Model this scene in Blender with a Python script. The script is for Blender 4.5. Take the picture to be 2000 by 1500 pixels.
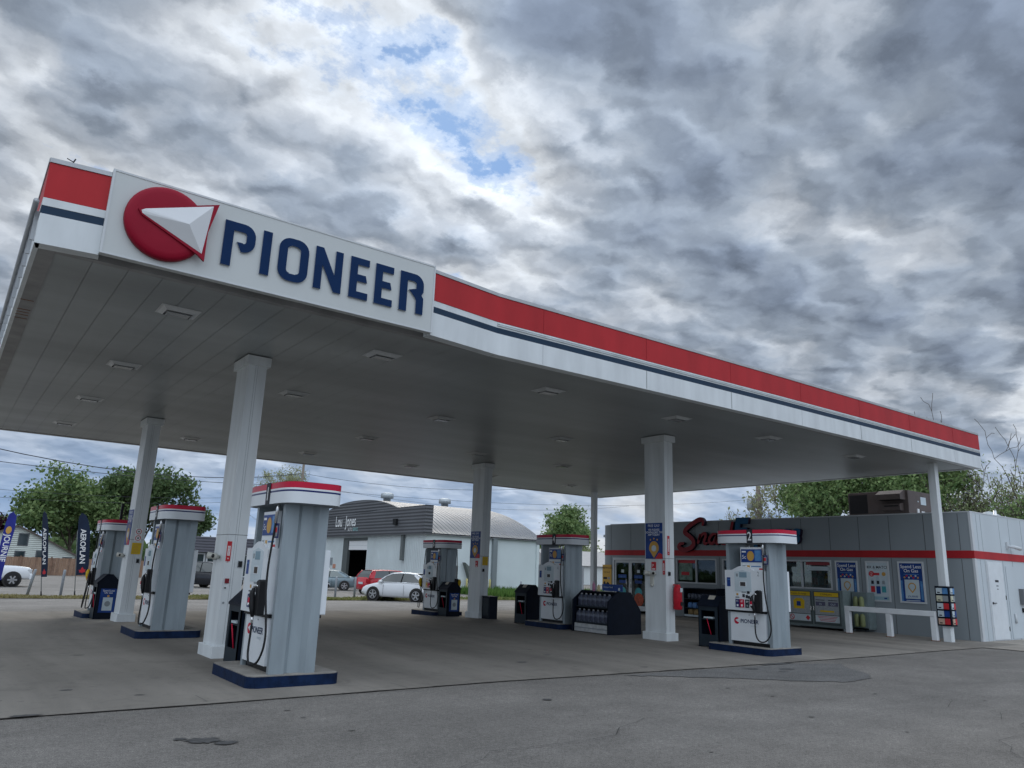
import bpy, bmesh, math, random
import numpy as np
from mathutils import Vector, Matrix
random.seed(7)
sc = bpy.context.scene
for o in list(bpy.data.objects): bpy.data.objects.remove(o)
COL = sc.collection
PI = math.pi
# ------------------------------------------------------------------ camera
cam_d = bpy.data.cameras.new('camera'); cam = bpy.data.objects.new('camera', cam_d); COL.objects.link(cam)
R_ = (0.80021461, -0.59870047, 0.03484721); U_ = (-0.17064531, -0.17160758, 0.97027368); F_ = (0.57492326, 0.78237369, 0.23948833)
cam.matrix_world = Matrix(((R_[0], U_[0], -F_[0], 0), (R_[1], U_[1], -F_[1], 0), (R_[2], U_[2], -F_[2], 1.44), (0, 0, 0, 1)))
cam_d.sensor_width = 36; cam_d.sensor_fit = 'HORIZONTAL'; cam_d.lens = 36 * 1471.33 / 2000
cam_d.clip_start = 0.05; cam_d.clip_end = 4000
sc.camera = cam
sc.render.resolution_x = 1024; sc.render.resolution_y = 768
# ------------------------------------------------------------------ view
sc.view_settings.view_transform = 'Standard'; sc.view_settings.look = 'None'
sc.view_settings.exposure = 0.08; sc.view_settings.gamma = 1
# ------------------------------------------------------------------ sky
SUNV = Vector((0.40, 0.70, 0.60)).normalized()
sun_el = math.asin(SUNV.z); sun_az = math.atan2(SUNV.x, SUNV.y)
w = bpy.data.worlds.new('World'); sc.world = w; w.use_nodes = True
nt = w.node_tree; nt.nodes.clear()
def N(t, **k):
    n = nt.nodes.new(t)
    for a, b in k.items(): setattr(n, a, b)
    return n
def lk(a, b): nt.links.new(a, b)
def mth(op, a, b=None, c=None, clamp=False):
    n = N('ShaderNodeMath', operation=op); n.use_clamp = clamp
    for i, x in enumerate((a, b, c)):
        if x is None: continue
        if isinstance(x, (int, float)): n.inputs[i].default_value = x
        else: lk(x, n.inputs[i])
    return n.outputs[0]
def mixc(fac, a, b, blend='MIX'):
    n = N('ShaderNodeMix', data_type='RGBA', blend_type=blend)
    for s, x in ((n.inputs['Factor'], fac), (n.inputs[6], a), (n.inputs[7], b)):
        if isinstance(x, (int, float)): s.default_value = x
        elif isinstance(x, tuple): s.default_value = (*x, 1)
        else: lk(x, s)
    return n.outputs[2]
def ramp(fac, stops, interp='EASE'):
    n = N('ShaderNodeValToRGB'); r = n.color_ramp; r.interpolation = interp
    while len(r.elements) < len(stops): r.elements.new(0.5)
    for e, (p, c) in zip(r.elements, stops):
        e.position = p; e.color = (*c, 1) if isinstance(c, tuple) else (c, c, c, 1)
    if fac is not None: lk(fac, n.inputs[0])
    return n.outputs[0]
tc = N('ShaderNodeTexCoord'); D = tc.outputs['Generated']
sep = N('ShaderNodeSeparateXYZ'); lk(D, sep.inputs[0])
zc = mth('MAXIMUM', sep.outputs[2], 0.0)
den = mth('ADD', zc, 0.22)
px = mth('DIVIDE', sep.outputs[0], den); py = mth('DIVIDE', sep.outputs[1], den)
cmb = N('ShaderNodeCombineXYZ'); lk(px, cmb.inputs[0]); lk(py, cmb.inputs[1])
def noise(vec, scale, detail, rough, dist, off=(0, 0, 0), stretch=None, lac=2.0):
    m = N('ShaderNodeMapping'); lk(vec, m.inputs[0]); m.inputs['Location'].default_value = off
    if stretch: m.inputs['Rotation'].default_value = (0, 0, stretch[0]); m.inputs['Scale'].default_value = (stretch[1], stretch[2], 1)
    n = N('ShaderNodeTexNoise'); lk(m.outputs[0], n.inputs['Vector'])
    n.inputs['Scale'].default_value = scale; n.inputs['Detail'].default_value = detail
    n.inputs['Roughness'].default_value = rough; n.inputs['Distortion'].default_value = dist
    n.inputs['Lacunarity'].default_value = lac
    return n.outputs['Fac']
warp = N('ShaderNodeTexNoise'); lk(cmb.outputs[0], warp.inputs['Vector']); warp.inputs['Scale'].default_value = 7.0; warp.inputs['Detail'].default_value = 6; warp.inputs['Roughness'].default_value = 0.62
wsub = N('ShaderNodeVectorMath', operation='SUBTRACT'); lk(warp.outputs['Color'], wsub.inputs[0]); wsub.inputs[1].default_value = (.5, .5, .5)
wsc = N('ShaderNodeVectorMath', operation='SCALE'); lk(wsub.outputs[0], wsc.inputs[0]); wsc.inputs['Scale'].default_value = 0.16
wadd = N('ShaderNodeVectorMath', operation='ADD'); lk(cmb.outputs[0], wadd.inputs[0]); lk(wsc.outputs[0], wadd.inputs[1]); W2 = wadd.outputs[0]
ST = (-0.5, 0.95, 1.05)
def billow(vec, scale, off, sm=0.7):      # rounded cloud cells: high in the middle, low between
    m = N('ShaderNodeMapping'); lk(vec, m.inputs[0]); m.inputs['Location'].default_value = off; m.inputs['Rotation'].default_value = (0, 0, -0.5); m.inputs['Scale'].default_value = (0.9, 1.15, 1)
    v = N('ShaderNodeTexVoronoi', feature='SMOOTH_F1', voronoi_dimensions='2D'); lk(m.outputs[0], v.inputs['Vector']); v.inputs['Scale'].default_value = scale; v.inputs['Smoothness'].default_value = sm
    v.inputs['Detail'].default_value = 2.0; v.inputs['Roughness'].default_value = 0.45; v.inputs['Lacunarity'].default_value = 2.1
    return mth('SUBTRACT', 1.0, v.outputs['Distance'])
nA = noise(cmb.outputs[0], 1.7, 3, 0.5, 0.0, (3.1, 7.7, 0), ST)
nB = noise(W2, 3.1, 10, 0.50, 0.0, (1.3, 2.2, 0), ST)
nBs = noise(W2, 3.1, 10, 0.50, 0.0, (1.3 + .025, 2.2 + .045, 0), ST)
nD = billow(W2, 5.2, (2, 8, 0))
nDs = billow(W2, 5.2, (2 + .020, 8 + .032, 0))
def blob(v, k, amp):
    vv = Vector(v).normalized()
    d = N('ShaderNodeVectorMath', operation='DOT_PRODUCT'); lk(D, d.inputs[0]); d.inputs[1].default_value = vv
    e = mth('EXPONENT', mth('MULTIPLY_ADD', d.outputs['Value'], k, -k))
    return mth('MULTIPLY', e, amp)
dens = mth('ADD', mth('MULTIPLY', nA, 0.40), mth('MULTIPLY', nB, 0.46))
dens = mth('ADD', dens, mth('MULTIPLY', nD, 0.13))
BL = [((0.264, 0.772, 0.578), 1100, -0.055), ((0.435, 0.72, 0.541), 1300, -0.022), ((0.395, 0.735, 0.55), 1300, -0.022), ((0.20, 0.79, 0.585), 900, -0.075), ((0.50, 0.695, 0.515), 1100, -0.055),
      ((0.375, 0.695, 0.615), 200, -0.09), ((0.30, 0.80, 0.52), 60, -0.055), ((0.48, 0.70, 0.52), 60, -0.05), ((0.16, 0.84, 0.52), 90, -0.045), ((0.60, 0.64, 0.48), 80, -0.03),
      ((0.515, 0.585, 0.63), 260, 0.14), ((0.455, 0.615, 0.65), 420, 0.10), ((0.30, 0.68, 0.67), 300, 0.06), ((0.66, 0.535, 0.53), 300, 0.08), ((0.27, 0.82, 0.50), 420, 0.06), ((0.20, 0.86, 0.47), 300, 0.05),
      ((0.85, 0.25, 0.47), 14, 0.05), ((0.70, 0.52, 0.46), 50, 0.04), ((0.80, 0.36, 0.48), 60, 0.02), ((0.02, 0.93, 0.40), 30, 0.04), ((0.50, 0.76, 0.42), 60, 0.03)]
for b in BL: dens = mth('ADD', dens, blob(*b))
# thin cloud is bright, thick cloud is blue-grey, the thinnest places let the blue sky through
cloud = ramp(dens, [(0.30, (0.64, 0.71, 0.80)), (0.40, (0.60, 0.64, 0.69)), (0.46, (0.43, 0.475, 0.54)), (0.52, (0.305, 0.36, 0.44)), (0.60, (0.225, 0.275, 0.36)), (0.74, (0.155, 0.195, 0.27))], 'LINEAR')
nF = noise(cmb.outputs[0], 14.0, 8, 0.65, 0.0, (4, 4, 0))
cover = ramp(mth('ADD', dens, mth('MULTIPLY', mth('SUBTRACT', nF, 0.5), 0.34)), [(0.265, 0.0), (0.315, 0.5), (0.375, 1.0)])
# the side of each billow that faces the hidden sun is lighter
rel = mth('ADD', mth('MULTIPLY', mth('SUBTRACT', nBs, nB), 1.6), mth('MULTIPLY', mth('SUBTRACT', nDs, nD), 0.65))
rel = mth('MAXIMUM', mth('ADD', rel, 1.0), 0.55)
sky = N('ShaderNodeTexSky', sky_type='NISHITA'); sky.sun_disc = False; sky.sun_elevation = sun_el; sky.sun_rotation = sun_az
sky.altitude = 100; sky.air_density = 1.0; sky.dust_density = 0.3; sky.ozone_density = 2.5
skyS = mixc(1.0, sky.outputs[0], (0.50, 0.70, 0.90), 'MULTIPLY')
# glow where the sun stands behind the cloud; unseen sky behind the camera boosted as fill
glow = mth('ADD', blob(SUNV, 18, 0.34), 0.95)
back = N('ShaderNodeVectorMath', operation='DOT_PRODUCT'); lk(D, back.inputs[0]); back.inputs[1].default_value = Vector((-0.30, -0.66, 0.69)).normalized()
bk = mth('MULTIPLY', mth('MAXIMUM', mth('ADD', back.outputs['Value'], 0.05), 0.0), mth('MULTIPLY', mth('MULTIPLY', zc, 2.6, clamp=True), 2.0))
gain = mth('MULTIPLY', mth('MULTIPLY', mth('ADD', glow, bk), 10.0), rel)
vs = N('ShaderNodeVectorMath', operation='SCALE'); lk(cloud, vs.inputs[0]); lk(gain, vs.inputs['Scale'])
col = mixc(cover, skyS, vs.outputs[0])
# near the horizon the layer thins to bands of pale blue
hz = mth('SUBTRACT', 1.0, mth('DIVIDE', zc, 0.165), clamp=True)
nH = noise(cmb.outputs[0], 0.9, 6, 0.55, 0.2, (9, 4, 0))
hcol = ramp(nH, [(0.38, (2.6, 4.0, 6.4)), (0.48, (3.9, 5.2, 7.3)), (0.60, (7.6, 7.9, 8.3))], 'LINEAR')
col = mixc(mth('MULTIPLY', mth('POWER', hz, 0.6), 0.9, clamp=True), col, hcol)
below = mth('LESS_THAN', sep.outputs[2], -0.002)
col = mixc(below, col, (1.2, 1.25, 1.3))
bg = N('ShaderNodeBackground'); lk(col, bg.inputs[0]); bg.inputs[1].default_value = 0.1
out = N('ShaderNodeOutputWorld'); lk(bg.outputs[0], out.inputs[0])
w.cycles.sampling_method = 'MANUAL'; w.cycles.sample_map_resolution = 1024
# ------------------------------------------------------------------ sun behind cloud
sl = bpy.data.lights.new('sun', 'SUN'); sl.energy = 1.15; sl.angle = math.radians(26); sl.color = (1, 0.93, 0.82)
so = bpy.data.objects.new('sun', sl); COL.objects.link(so); so.rotation_euler = SUNV.to_track_quat('Z', 'Y').to_euler(); so.location = (0, 0, 30)

# ================================================================== materials
MATS = {}
def M(name, color, rough=0.6, metal=0.0, var=0.0, scale=4.0, bump=0.0, bscale=40.0, spec=0.22, coat=0.0, stretch=(1, 1, 1), emit=0):
    if name in MATS: return MATS[name]
    m = bpy.data.materials.new(name); m.use_nodes = True; t = m.node_tree; p = t.nodes['Principled BSDF']
    p.inputs['Base Color'].default_value = (*color, 1); p.inputs['Roughness'].default_value = rough; p.inputs['Metallic'].default_value = metal
    p.inputs['Specular IOR Level'].default_value = spec; p.inputs['Coat Weight'].default_value = coat
    tcn = t.nodes.new('ShaderNodeTexCoord'); mp = t.nodes.new('ShaderNodeMapping'); mp.inputs['Scale'].default_value = stretch
    t.links.new(tcn.outputs['Object'], mp.inputs[0])
    n = t.nodes.new('ShaderNodeTexNoise'); n.inputs['Scale'].default_value = scale; n.inputs['Detail'].default_value = 5; t.links.new(mp.outputs[0], n.inputs['Vector'])
    v = max(var, 0.02)
    mx = t.nodes.new('ShaderNodeMix'); mx.data_type = 'RGBA'
    mx.inputs[6].default_value = (*[c * (1 - v) for c in color], 1); mx.inputs[7].default_value = (*[min(1, c * (1 + v)) for c in color], 1)
    mr = t.nodes.new('ShaderNodeMapRange'); mr.inputs[1].default_value = 0.3; mr.inputs[2].default_value = 0.7
    t.links.new(n.outputs['Fac'], mr.inputs[0]); t.links.new(mr.outputs[0], mx.inputs['Factor']); t.links.new(mx.outputs[2], p.inputs['Base Color'])
    if bump > 0:
        n2 = t.nodes.new('ShaderNodeTexNoise'); n2.inputs['Scale'].default_value = bscale; n2.inputs['Detail'].default_value = 3; t.links.new(mp.outputs[0], n2.inputs['Vector'])
        b = t.nodes.new('ShaderNodeBump'); b.inputs['Strength'].default_value = bump; b.inputs['Distance'].default_value = 0.02
        t.links.new(n2.outputs['Fac'], b.inputs['Height']); t.links.new(b.outputs[0], p.inputs['Normal'])
    if emit: p.inputs['Emission Color'].default_value = (*color, 1); p.inputs['Emission Strength'].default_value = emit
    MATS[name] = m; return m
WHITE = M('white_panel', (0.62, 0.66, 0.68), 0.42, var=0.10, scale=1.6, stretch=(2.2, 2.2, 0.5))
SIGNW = M('sign_white', (0.52, 0.55, 0.55), 0.45, var=0.03, scale=0.8)
CAPM = M('metal_cap', (0.40, 0.42, 0.44), 0.45, 0.3, var=0.08)
REDF = M('red_panel', (0.40, 0.018, 0.024), 0.5, var=0.12, scale=1.3, stretch=(2, 2, .6))
NAVYF = M('navy_stripe', (0.006, 0.028, 0.062), 0.45, var=0.1)
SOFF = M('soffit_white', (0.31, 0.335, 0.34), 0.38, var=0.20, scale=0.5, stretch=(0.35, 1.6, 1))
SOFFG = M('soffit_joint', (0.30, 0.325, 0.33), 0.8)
LEDGE = M('ledge_metal', (0.28, 0.28, 0.28), 0.55, 0.1, var=0.2, scale=2.5)
RUST = M('rust', (0.22, 0.09, 0.04), 0.9, var=0.4, scale=20)
COLM = M('column_paint', (0.64, 0.68, 0.695), 0.42, var=0.10, scale=2.2, stretch=(2.5, 2.5, 0.35))
JOINT = M('dark_joint', (0.10, 0.11, 0.12), 0.8)
LOGR = M('logo_red', (0.26, 0.004, 0.022), 0.45, var=0.04, spec=.15)
LOGW = M('logo_white', (0.62, 0.64, 0.66), 0.35)
NAVYL = M('letter_navy', (0.002, 0.022, 0.082), 0.45, var=0.06, spec=0.1)
SILV = M('letter_silver', (0.40, 0.43, 0.46), 0.4, 0.2)
PUMPG = M('pump_grey', (0.29, 0.34, 0.37), 0.36, 0.25, var=0.11, scale=2.4, stretch=(3, 3, .5))
PUMPW = M('pump_white', (0.66, 0.70, 0.73), 0.35, var=0.04, scale=3)
PUMPD = M('pump_inner', (0.24, 0.27, 0.30), 0.5, var=0.08)
PRED = M('pump_red', (0.50, 0.012, 0.045), 0.33, var=0.05)
PNAVY = M('pump_navy', (0.010, 0.018, 0.11), 0.35)
BLACK = M('black_rubber', (0.012, 0.013, 0.015), 0.45)
DARK = M('dark_plastic', (0.006, 0.010, 0.020), 0.5, var=0.15, scale=6, spec=0.12)
DARK2 = M('dark_plastic_light', (0.018, 0.028, 0.038), 0.5, var=0.12, scale=5, spec=0.15)
CHROME = M('chrome', (0.62, 0.63, 0.64), 0.22, 0.9)
YEL = M('yellow', (0.62, 0.42, 0.02), 0.5, var=0.08)
ISLT = M('island_top', (0.27, 0.255, 0.23), 0.85, var=0.15, scale=6, bump=0.4, bscale=60)
ISLN = M('island_navy', (0.005, 0.016, 0.05), 0.6, var=0.35, scale=9, bump=0.2, spec=0.12)
GLASSD = M('dark_glass', (0.015, 0.03, 0.035), 0.05, spec=0.8)
TXTW = M('print_white', (0.75, 0.77, 0.78), 0.5)
TXTK = M('print_black', (0.02, 0.022, 0.03), 0.5)
BLUEP = M('print_blue', (0.012, 0.05, 0.22), 0.4, var=0.25, scale=3)
BLUEL = M('print_light_blue', (0.08, 0.22, 0.45), 0.4, var=0.2, scale=9)
ORNG = M('print_amber', (0.52, 0.30, 0.07), 0.45, var=0.1)
REDP = M('print_red', (0.50, 0.03, 0.04), 0.45)
CYAN = M('print_teal', (0.06, 0.32, 0.36), 0.45, var=0.2)
PALE = M('print_pale', (0.50, 0.58, 0.62), 0.45, var=0.06)
LCD = M('lcd', (0.20, 0.30, 0.36), 0.15)
GREYP = M('print_grey', (0.25, 0.28, 0.3), 0.5)
STOREM = M('store_panel_shaded', (0.27, 0.305, 0.325), 0.45, var=0.07, scale=0.7, stretch=(1, 1, 0.5))  # panel grey darkened to carry the canopy's shade on the front
STORES = M('store_side_lit', (0.52, 0.575, 0.61), 0.45, var=0.07, scale=0.7, stretch=(1, 1, 0.5))  # same panels, lightened to carry the stronger skylight on the side wall
STORET = M('store_trim', (0.55, 0.58, 0.60), 0.4, var=0.04)
DOORW = M('door_white', (0.66, 0.70, 0.73), 0.4, var=0.05)

# ================================================================== mesh helpers
def F(o, r, n):   # frame: origin, right, normal ; up is z
    return (Vector(o), Vector(r), Vector((0, 0, 1)), Vector(n))
def FX(x, y=0.0, z=0.0): return F((x, y, z), (0, -1, 0), (-1, 0, 0))   # face looking to -X (u grows towards -Y)
def FY(y, x=0.0, z=0.0): return F((x, y, z), (1, 0, 0), (0, -1, 0))    # face looking to -Y
_txt = {}
def glyphs(s, size, align='LEFT', bold=0.0):
    k = (s, align, bold)
    if k not in _txt:
        c = bpy.data.curves.new('t', 'FONT'); c.body = s; c.size = 1; c.align_x = align; c.resolution_u = 3; c.offset = bold
        o = bpy.data.objects.new('t', c); COL.objects.link(o); dg = bpy.context.evaluated_depsgraph_get()
        m = bpy.data.meshes.new_from_object(o.evaluated_get(dg)); vs = [(v.co.x, v.co.y) for v in m.vertices]; fs = [tuple(p.vertices) for p in m.polygons]
        bpy.data.objects.remove(o); bpy.data.curves.remove(c); bpy.data.meshes.remove(m); _txt[k] = (vs, fs)
    vs, fs = _txt[k]
    return [(a * size, b * size) for a, b in vs], fs
class MB:
    def __init__(s): s.v = []; s.f = []; s.mi = []; s.sm = []; s.mats = []
    def m(s, mat):
        if mat not in s.mats: s.mats.append(mat)
        return s.mats.index(mat)
    def add(s, vs, fs, mat, smooth=False):
        b = len(s.v); s.v += [tuple(v) for v in vs]; k = s.m(mat)
        for f in fs: s.f.append(tuple(i + b for i in f)); s.mi.append(k); s.sm.append(smooth)
    def box(s, x0, x1, y0, y1, z0, z1, mat, skip=''):
        vs = [(x, y, z) for z in (z0, z1) for y in (y0, y1) for x in (x0, x1)]
        fs = {'b': (0, 2, 3, 1), 't': (4, 5, 7, 6), 'f': (0, 1, 5, 4), 'k': (2, 6, 7, 3), 'l': (0, 4, 6, 2), 'r': (1, 3, 7, 5)}
        s.add(vs, [f for k, f in fs.items() if k not in skip], mat)
    def fbox(s, fr, u0, u1, v0, v1, n0, n1, mat):
        s.fpoly(fr, [(u0, v0), (u1, v0), (u1, v1), (u0, v1)], n0, n1, mat)
    def fpoly(s, fr, pts, n0, n1, mat, side=None, smooth=False):
        O, Rr, Uu, Nn = fr; n = len(pts)
        a = sum(pts[i][0] * pts[(i + 1) % n][1] - pts[(i + 1) % n][0] * pts[i][1] for i in range(n))
        if a < 0: pts = pts[::-1]
        # right x up = outward normal for FX / FY frames
        fl = Rr.cross(Uu).dot(Nn) < 0
        vs = [O + Rr * p[0] + Uu * p[1] + Nn * n0 for p in pts] + [O + Rr * p[0] + Uu * p[1] + Nn * n1 for p in pts]
        top = tuple(range(n, 2 * n)); bot = tuple(range(n - 1, -1, -1)); sd = [(i, (i + 1) % n, n + (i + 1) % n, n + i) for i in range(n)]
        if fl: top = top[::-1]; bot = bot[::-1]; sd = [q[::-1] for q in sd]
        s.add(vs, [top, bot], mat, smooth); s.add(vs, sd, side or mat, smooth)
    def fdisc(s, fr, u, v, r, n0, n1, mat, n=20, rv=None):
        s.fpoly(fr, [(u + r * math.cos(2 * PI * i / n), v + (rv or r) * math.sin(2 * PI * i / n)) for i in range(n)], n0, n1, mat)
    def ftext(s, fr, txt, u, v, size, n, mat, align='LEFT', xs=1.0, depth=0.0, bold=0.0, side=None):
        vs, fs = glyphs(txt, size, align, bold); O, Rr, Uu, Nn = fr
        P = [O + Rr * (u + a * xs) + Uu * (v + b) + Nn * n for a, b in vs]
        s.add(P, fs, mat)
        if depth:
            e = {}
            for f in fs:
                for i in range(len(f)):
                    a, b = f[i], f[(i + 1) % len(f)]; e[(a, b)] = 1
            bd = [(a, b) for (a, b) in e if (b, a) not in e]
            Q = [p - Nn * depth for p in P]; k = len(P)
            s.add(P + Q, [(a, a + k, b + k, b) for a, b in bd], side or mat)
    def stroke(s, fr, pts, wd, n0, n1, mat, side=None, closed=False, taper=None):
        n = len(pts); L = []; Rr = []
        for i in range(n):
            if closed: p0, p1, p2 = Vector(pts[i - 1]), Vector(pts[i]), Vector(pts[(i + 1) % n])
            else: p0, p1, p2 = Vector(pts[max(i - 1, 0)]), Vector(pts[i]), Vector(pts[min(i + 1, n - 1)])
            a = (p1 - p0); b = (p2 - p1)
            if a.length < 1e-6: a = b
            if b.length < 1e-6: b = a
            a.normalize(); b.normalize(); t = (a + b)
            if t.length < 1e-6: t = a
            t.normalize(); nn = Vector((-t.y, t.x)); k = 1 / max(0.45, nn.dot(Vector((-a.y, a.x))))
            h = wd / 2 * (taper[i] if taper else 1)
            L.append(p1 + nn * h * k); Rr.append(p1 - nn * h * k)
        m = n if closed else n - 1
        for i in range(m):
            j = (i + 1) % n
            s.fpoly(fr, [tuple(Rr[i]), tuple(Rr[j]), tuple(L[j]), tuple(L[i])], n0, n1, mat, side)
    def tube(s, pts, r, n, mat, caps=True, smooth=True):
        pts = [Vector(p) for p in pts]; rs = r if isinstance(r, (list, tuple)) else [r] * len(pts); vs = []; fs = []; pu = None
        for i, p in enumerate(pts):
            t = (pts[min(i + 1, len(pts) - 1)] - pts[max(i - 1, 0)]).normalized()
            if pu is None: pu = t.orthogonal().normalized()
            pu = (pu - t * pu.dot(t)).normalized(); q = t.cross(pu)
            for k in range(n):
                a = 2 * PI * k / n; vs.append(p + (pu * math.cos(a) + q * math.sin(a)) * rs[i])
        for i in range(len(pts) - 1):
            for k in range(n): fs.append((i * n + k, i * n + (k + 1) % n, (i + 1) * n + (k + 1) % n, (i + 1) * n + k))
        if caps: fs.append(tuple(range(n - 1, -1, -1))); fs.append(tuple(range((len(pts) - 1) * n, len(pts) * n)))
        s.add(vs, fs, mat, smooth)
    def lathe(s, c, prof, n, mat, smooth=True):
        s.tube([(c[0], c[1], c[2] + z) for r, z in prof], [max(r, 0.001) for r, z in prof], n, mat, True, smooth)
    def loft(s, rings, mat, caps=True, smooth=True):
        n = len(rings[0]); vs = [v for r in rings for v in r]; fs = []
        for i in range(len(rings) - 1):
            for k in range(n): fs.append((i * n + k, i * n + (k + 1) % n, (i + 1) * n + (k + 1) % n, (i + 1) * n + k))
        if caps: fs.append(tuple(range(n - 1, -1, -1))); fs.append(tuple(range((len(rings) - 1) * n, len(rings) * n)))
        s.add(vs, fs, mat, smooth)
    def build(s, name, parent=None, bevel=0.0, off=None):
        me = bpy.data.meshes.new(name)
        if off is None: off = Vector(parent['base']) if (parent is not None and 'base' in parent) else Vector((0, 0, 0))
        me.from_pydata([(v[0] - off[0], v[1] - off[1], v[2] - off[2]) for v in s.v], [], s.f)
        for m in s.mats: me.materials.append(m)
        me.polygons.foreach_set('material_index', s.mi); me.polygons.foreach_set('use_smooth', s.sm); me.update()
        o = bpy.data.objects.new(name, me); COL.objects.link(o)
        if parent is not None:
            o.parent = parent
            if 'base' in parent: o['base'] = parent['base']
        if bevel:
            b = o.modifiers.new('bevel', 'BEVEL'); b.width = bevel; b.segments = 2; b.limit_method = 'ANGLE'; b.angle_limit = math.radians(40)
        return o
def thing(name, label, cat, loc, rz=0, group=None, world=True):
    o = bpy.data.objects.new(name, None); COL.objects.link(o); o.location = loc; o.rotation_euler = (0, 0, rz); o.empty_display_size = 0.2
    o['label'] = label; o['category'] = cat
    if group: o['group'] = group
    if world: o['base'] = tuple(loc)
    return o
def tag(o, label, cat, group=None):
    o['label'] = label; o['category'] = cat
    if group: o['group'] = group
    return o
def single(mb, name, loc, label, cat, group=None, bevel=0, local=False):   # one-mesh thing, vertices given in world space
    o = mb.build(name, None, bevel, off=Vector((0, 0, 0)) if local else Vector(loc)); o.location = loc
    return tag(o, label, cat, group)
def struct(mb, name):
    o = mb.build(name); o['kind'] = 'structure'; return o
def copy_tree(o, parent=None):
    c = o.copy(); COL.objects.link(c); c.parent = parent
    for ch in list(o.children): copy_tree(ch, c)
    return c
def gz(y): return float(np.interp(y, [17, 19.7, 22.8, 44], [0, -.02, -.1, -.5]))
def rect_arc(x0, x1, y0, y1, r, n=5):
    P = []
    for cx, cy, a0 in ((x1 - r, y0 + r, -PI / 2), (x1 - r, y1 - r, 0), (x0 + r, y1 - r, PI / 2), (x0 + r, y0 + r, PI)):
        for i in range(n + 1):
            a = a0 + PI / 2 * i / n; P.append((cx + r * math.cos(a), cy + r * math.sin(a)))
    return P
GZ = (Vector((0, 0, 0)), Vector((1, 0, 0)), Vector((0, 1, 0)), Vector((0, 0, 1)))   # horizontal frame: u=x v=y n=z
#@@SETTING
# ================================================================== ground
def ground_mat(name, base, kind):
    m = bpy.data.materials.new(name); m.use_nodes = True; t = m.node_tree; p = t.nodes['Principled BSDF']
    tcn = t.nodes.new('ShaderNodeTexCoord')
    def nz(scale, detail=4, rough=0.6, dist=0, st=(1, 1, 1)):
        mp = t.nodes.new('ShaderNodeMapping'); mp.inputs['Scale'].default_value = st; t.links.new(tcn.outputs['Object'], mp.inputs[0])
        n = t.nodes.new('ShaderNodeTexNoise'); n.inputs['Scale'].default_value = scale; n.inputs['Detail'].default_value = detail; n.inputs['Roughness'].default_value = rough; n.inputs['Distortion'].default_value = dist
        t.links.new(mp.outputs[0], n.inputs['Vector']); return n.outputs['Fac']
    def mr(x, a, b, c, d):
        n = t.nodes.new('ShaderNodeMapRange'); n.inputs[1].default_value = a; n.inputs[2].default_value = b; n.inputs[3].default_value = c; n.inputs[4].default_value = d
        t.links.new(x, n.inputs[0]); return n.outputs[0]
    def mul(a, b):
        n = t.nodes.new('ShaderNodeMath'); n.operation = 'MULTIPLY'; t.links.new(a, n.inputs[0]); t.links.new(b, n.inputs[1]); return n.outputs[0]
    if kind == 'asphalt':
        f = mul(mr(nz(95, 3, 0.8), 0.33, 0.67, 0.42, 1.66), mr(nz(1.3, 5, 0.65), 0.3, 0.7, 0.86, 1.14))
        f = mul(f, mr(nz(24, 4, 0.75), 0.35, 0.65, 0.84, 1.18)); f = mul(f, mr(nz(0.7, 6, 0.7, 0.4, (0.5, 1.6, 1)), 0.40, 0.64, 0.90, 1.08))
        f = mul(f, mr(nz(0.28, 4, 0.6, 0.6), 0.35, 0.65, 0.90, 1.10)); f = mul(f, mr(nz(38, 3, 0.6), 0.35, 0.7, 0.9, 1.12))
        f = mul(f, mr(nz(2.2, 6, 0.75, 1.0), 0.60, 0.74, 1.0, 0.86)); bs = 110; bst = 0.55
    else:
        f = mul(mr(nz(60, 3, 0.6), 0.3, 0.7, 0.95, 1.06), mr(nz(0.55, 5, 0.6, 0.5, (1.6, 0.22, 1)), 0.32, 0.68, 0.74, 1.16))
        f = mul(f, mr(nz(2.6, 6, 0.7, 0.8), 0.52, 0.75, 1.0, 0.76)); f = mul(f, mr(nz(7, 5, 0.7), 0.60, 0.76, 1.0, 0.62)); f = mul(f, mr(nz(0.22, 3), 0.35, 0.65, 0.88, 1.1)); bs = 90; bst = 0.2
        # canopy shade painted into the slab colour between the two rows of islands
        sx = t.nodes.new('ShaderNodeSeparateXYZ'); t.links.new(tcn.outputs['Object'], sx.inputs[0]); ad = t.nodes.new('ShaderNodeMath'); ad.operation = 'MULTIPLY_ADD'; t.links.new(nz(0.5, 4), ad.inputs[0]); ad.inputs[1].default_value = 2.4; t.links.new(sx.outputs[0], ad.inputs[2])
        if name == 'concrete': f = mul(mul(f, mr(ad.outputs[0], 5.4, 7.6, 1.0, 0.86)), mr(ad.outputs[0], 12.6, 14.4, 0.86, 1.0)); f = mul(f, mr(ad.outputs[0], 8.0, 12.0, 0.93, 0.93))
    vs_ = t.nodes.new('ShaderNodeVectorMath'); vs_.operation = 'SCALE'; vs_.inputs[0].default_value = base; t.links.new(f, vs_.inputs['Scale']); t.links.new(vs_.outputs[0], p.inputs['Base Color'])
    p.inputs['Roughness'].default_value = 0.88; p.inputs['Specular IOR Level'].default_value = 0.3
    b = t.nodes.new('ShaderNodeBump'); b.inputs['Strength'].default_value = bst; b.inputs['Distance'].default_value = 0.006; t.links.new(nz(bs, 2), b.inputs['Height']); t.links.new(b.outputs[0], p.inputs['Normal'])
    return m
ASPH = ground_mat('asphalt', (0.163, 0.153, 0.140), 'asphalt')
ASPH2 = ground_mat('asphalt_street', (0.20, 0.191, 0.18), 'asphalt')
ASPHD = ground_mat('asphalt_patch', (0.122, 0.12, 0.116), 'asphalt')
CONC = ground_mat('concrete', (0.290, 0.268, 0.236), 'concrete')
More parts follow.
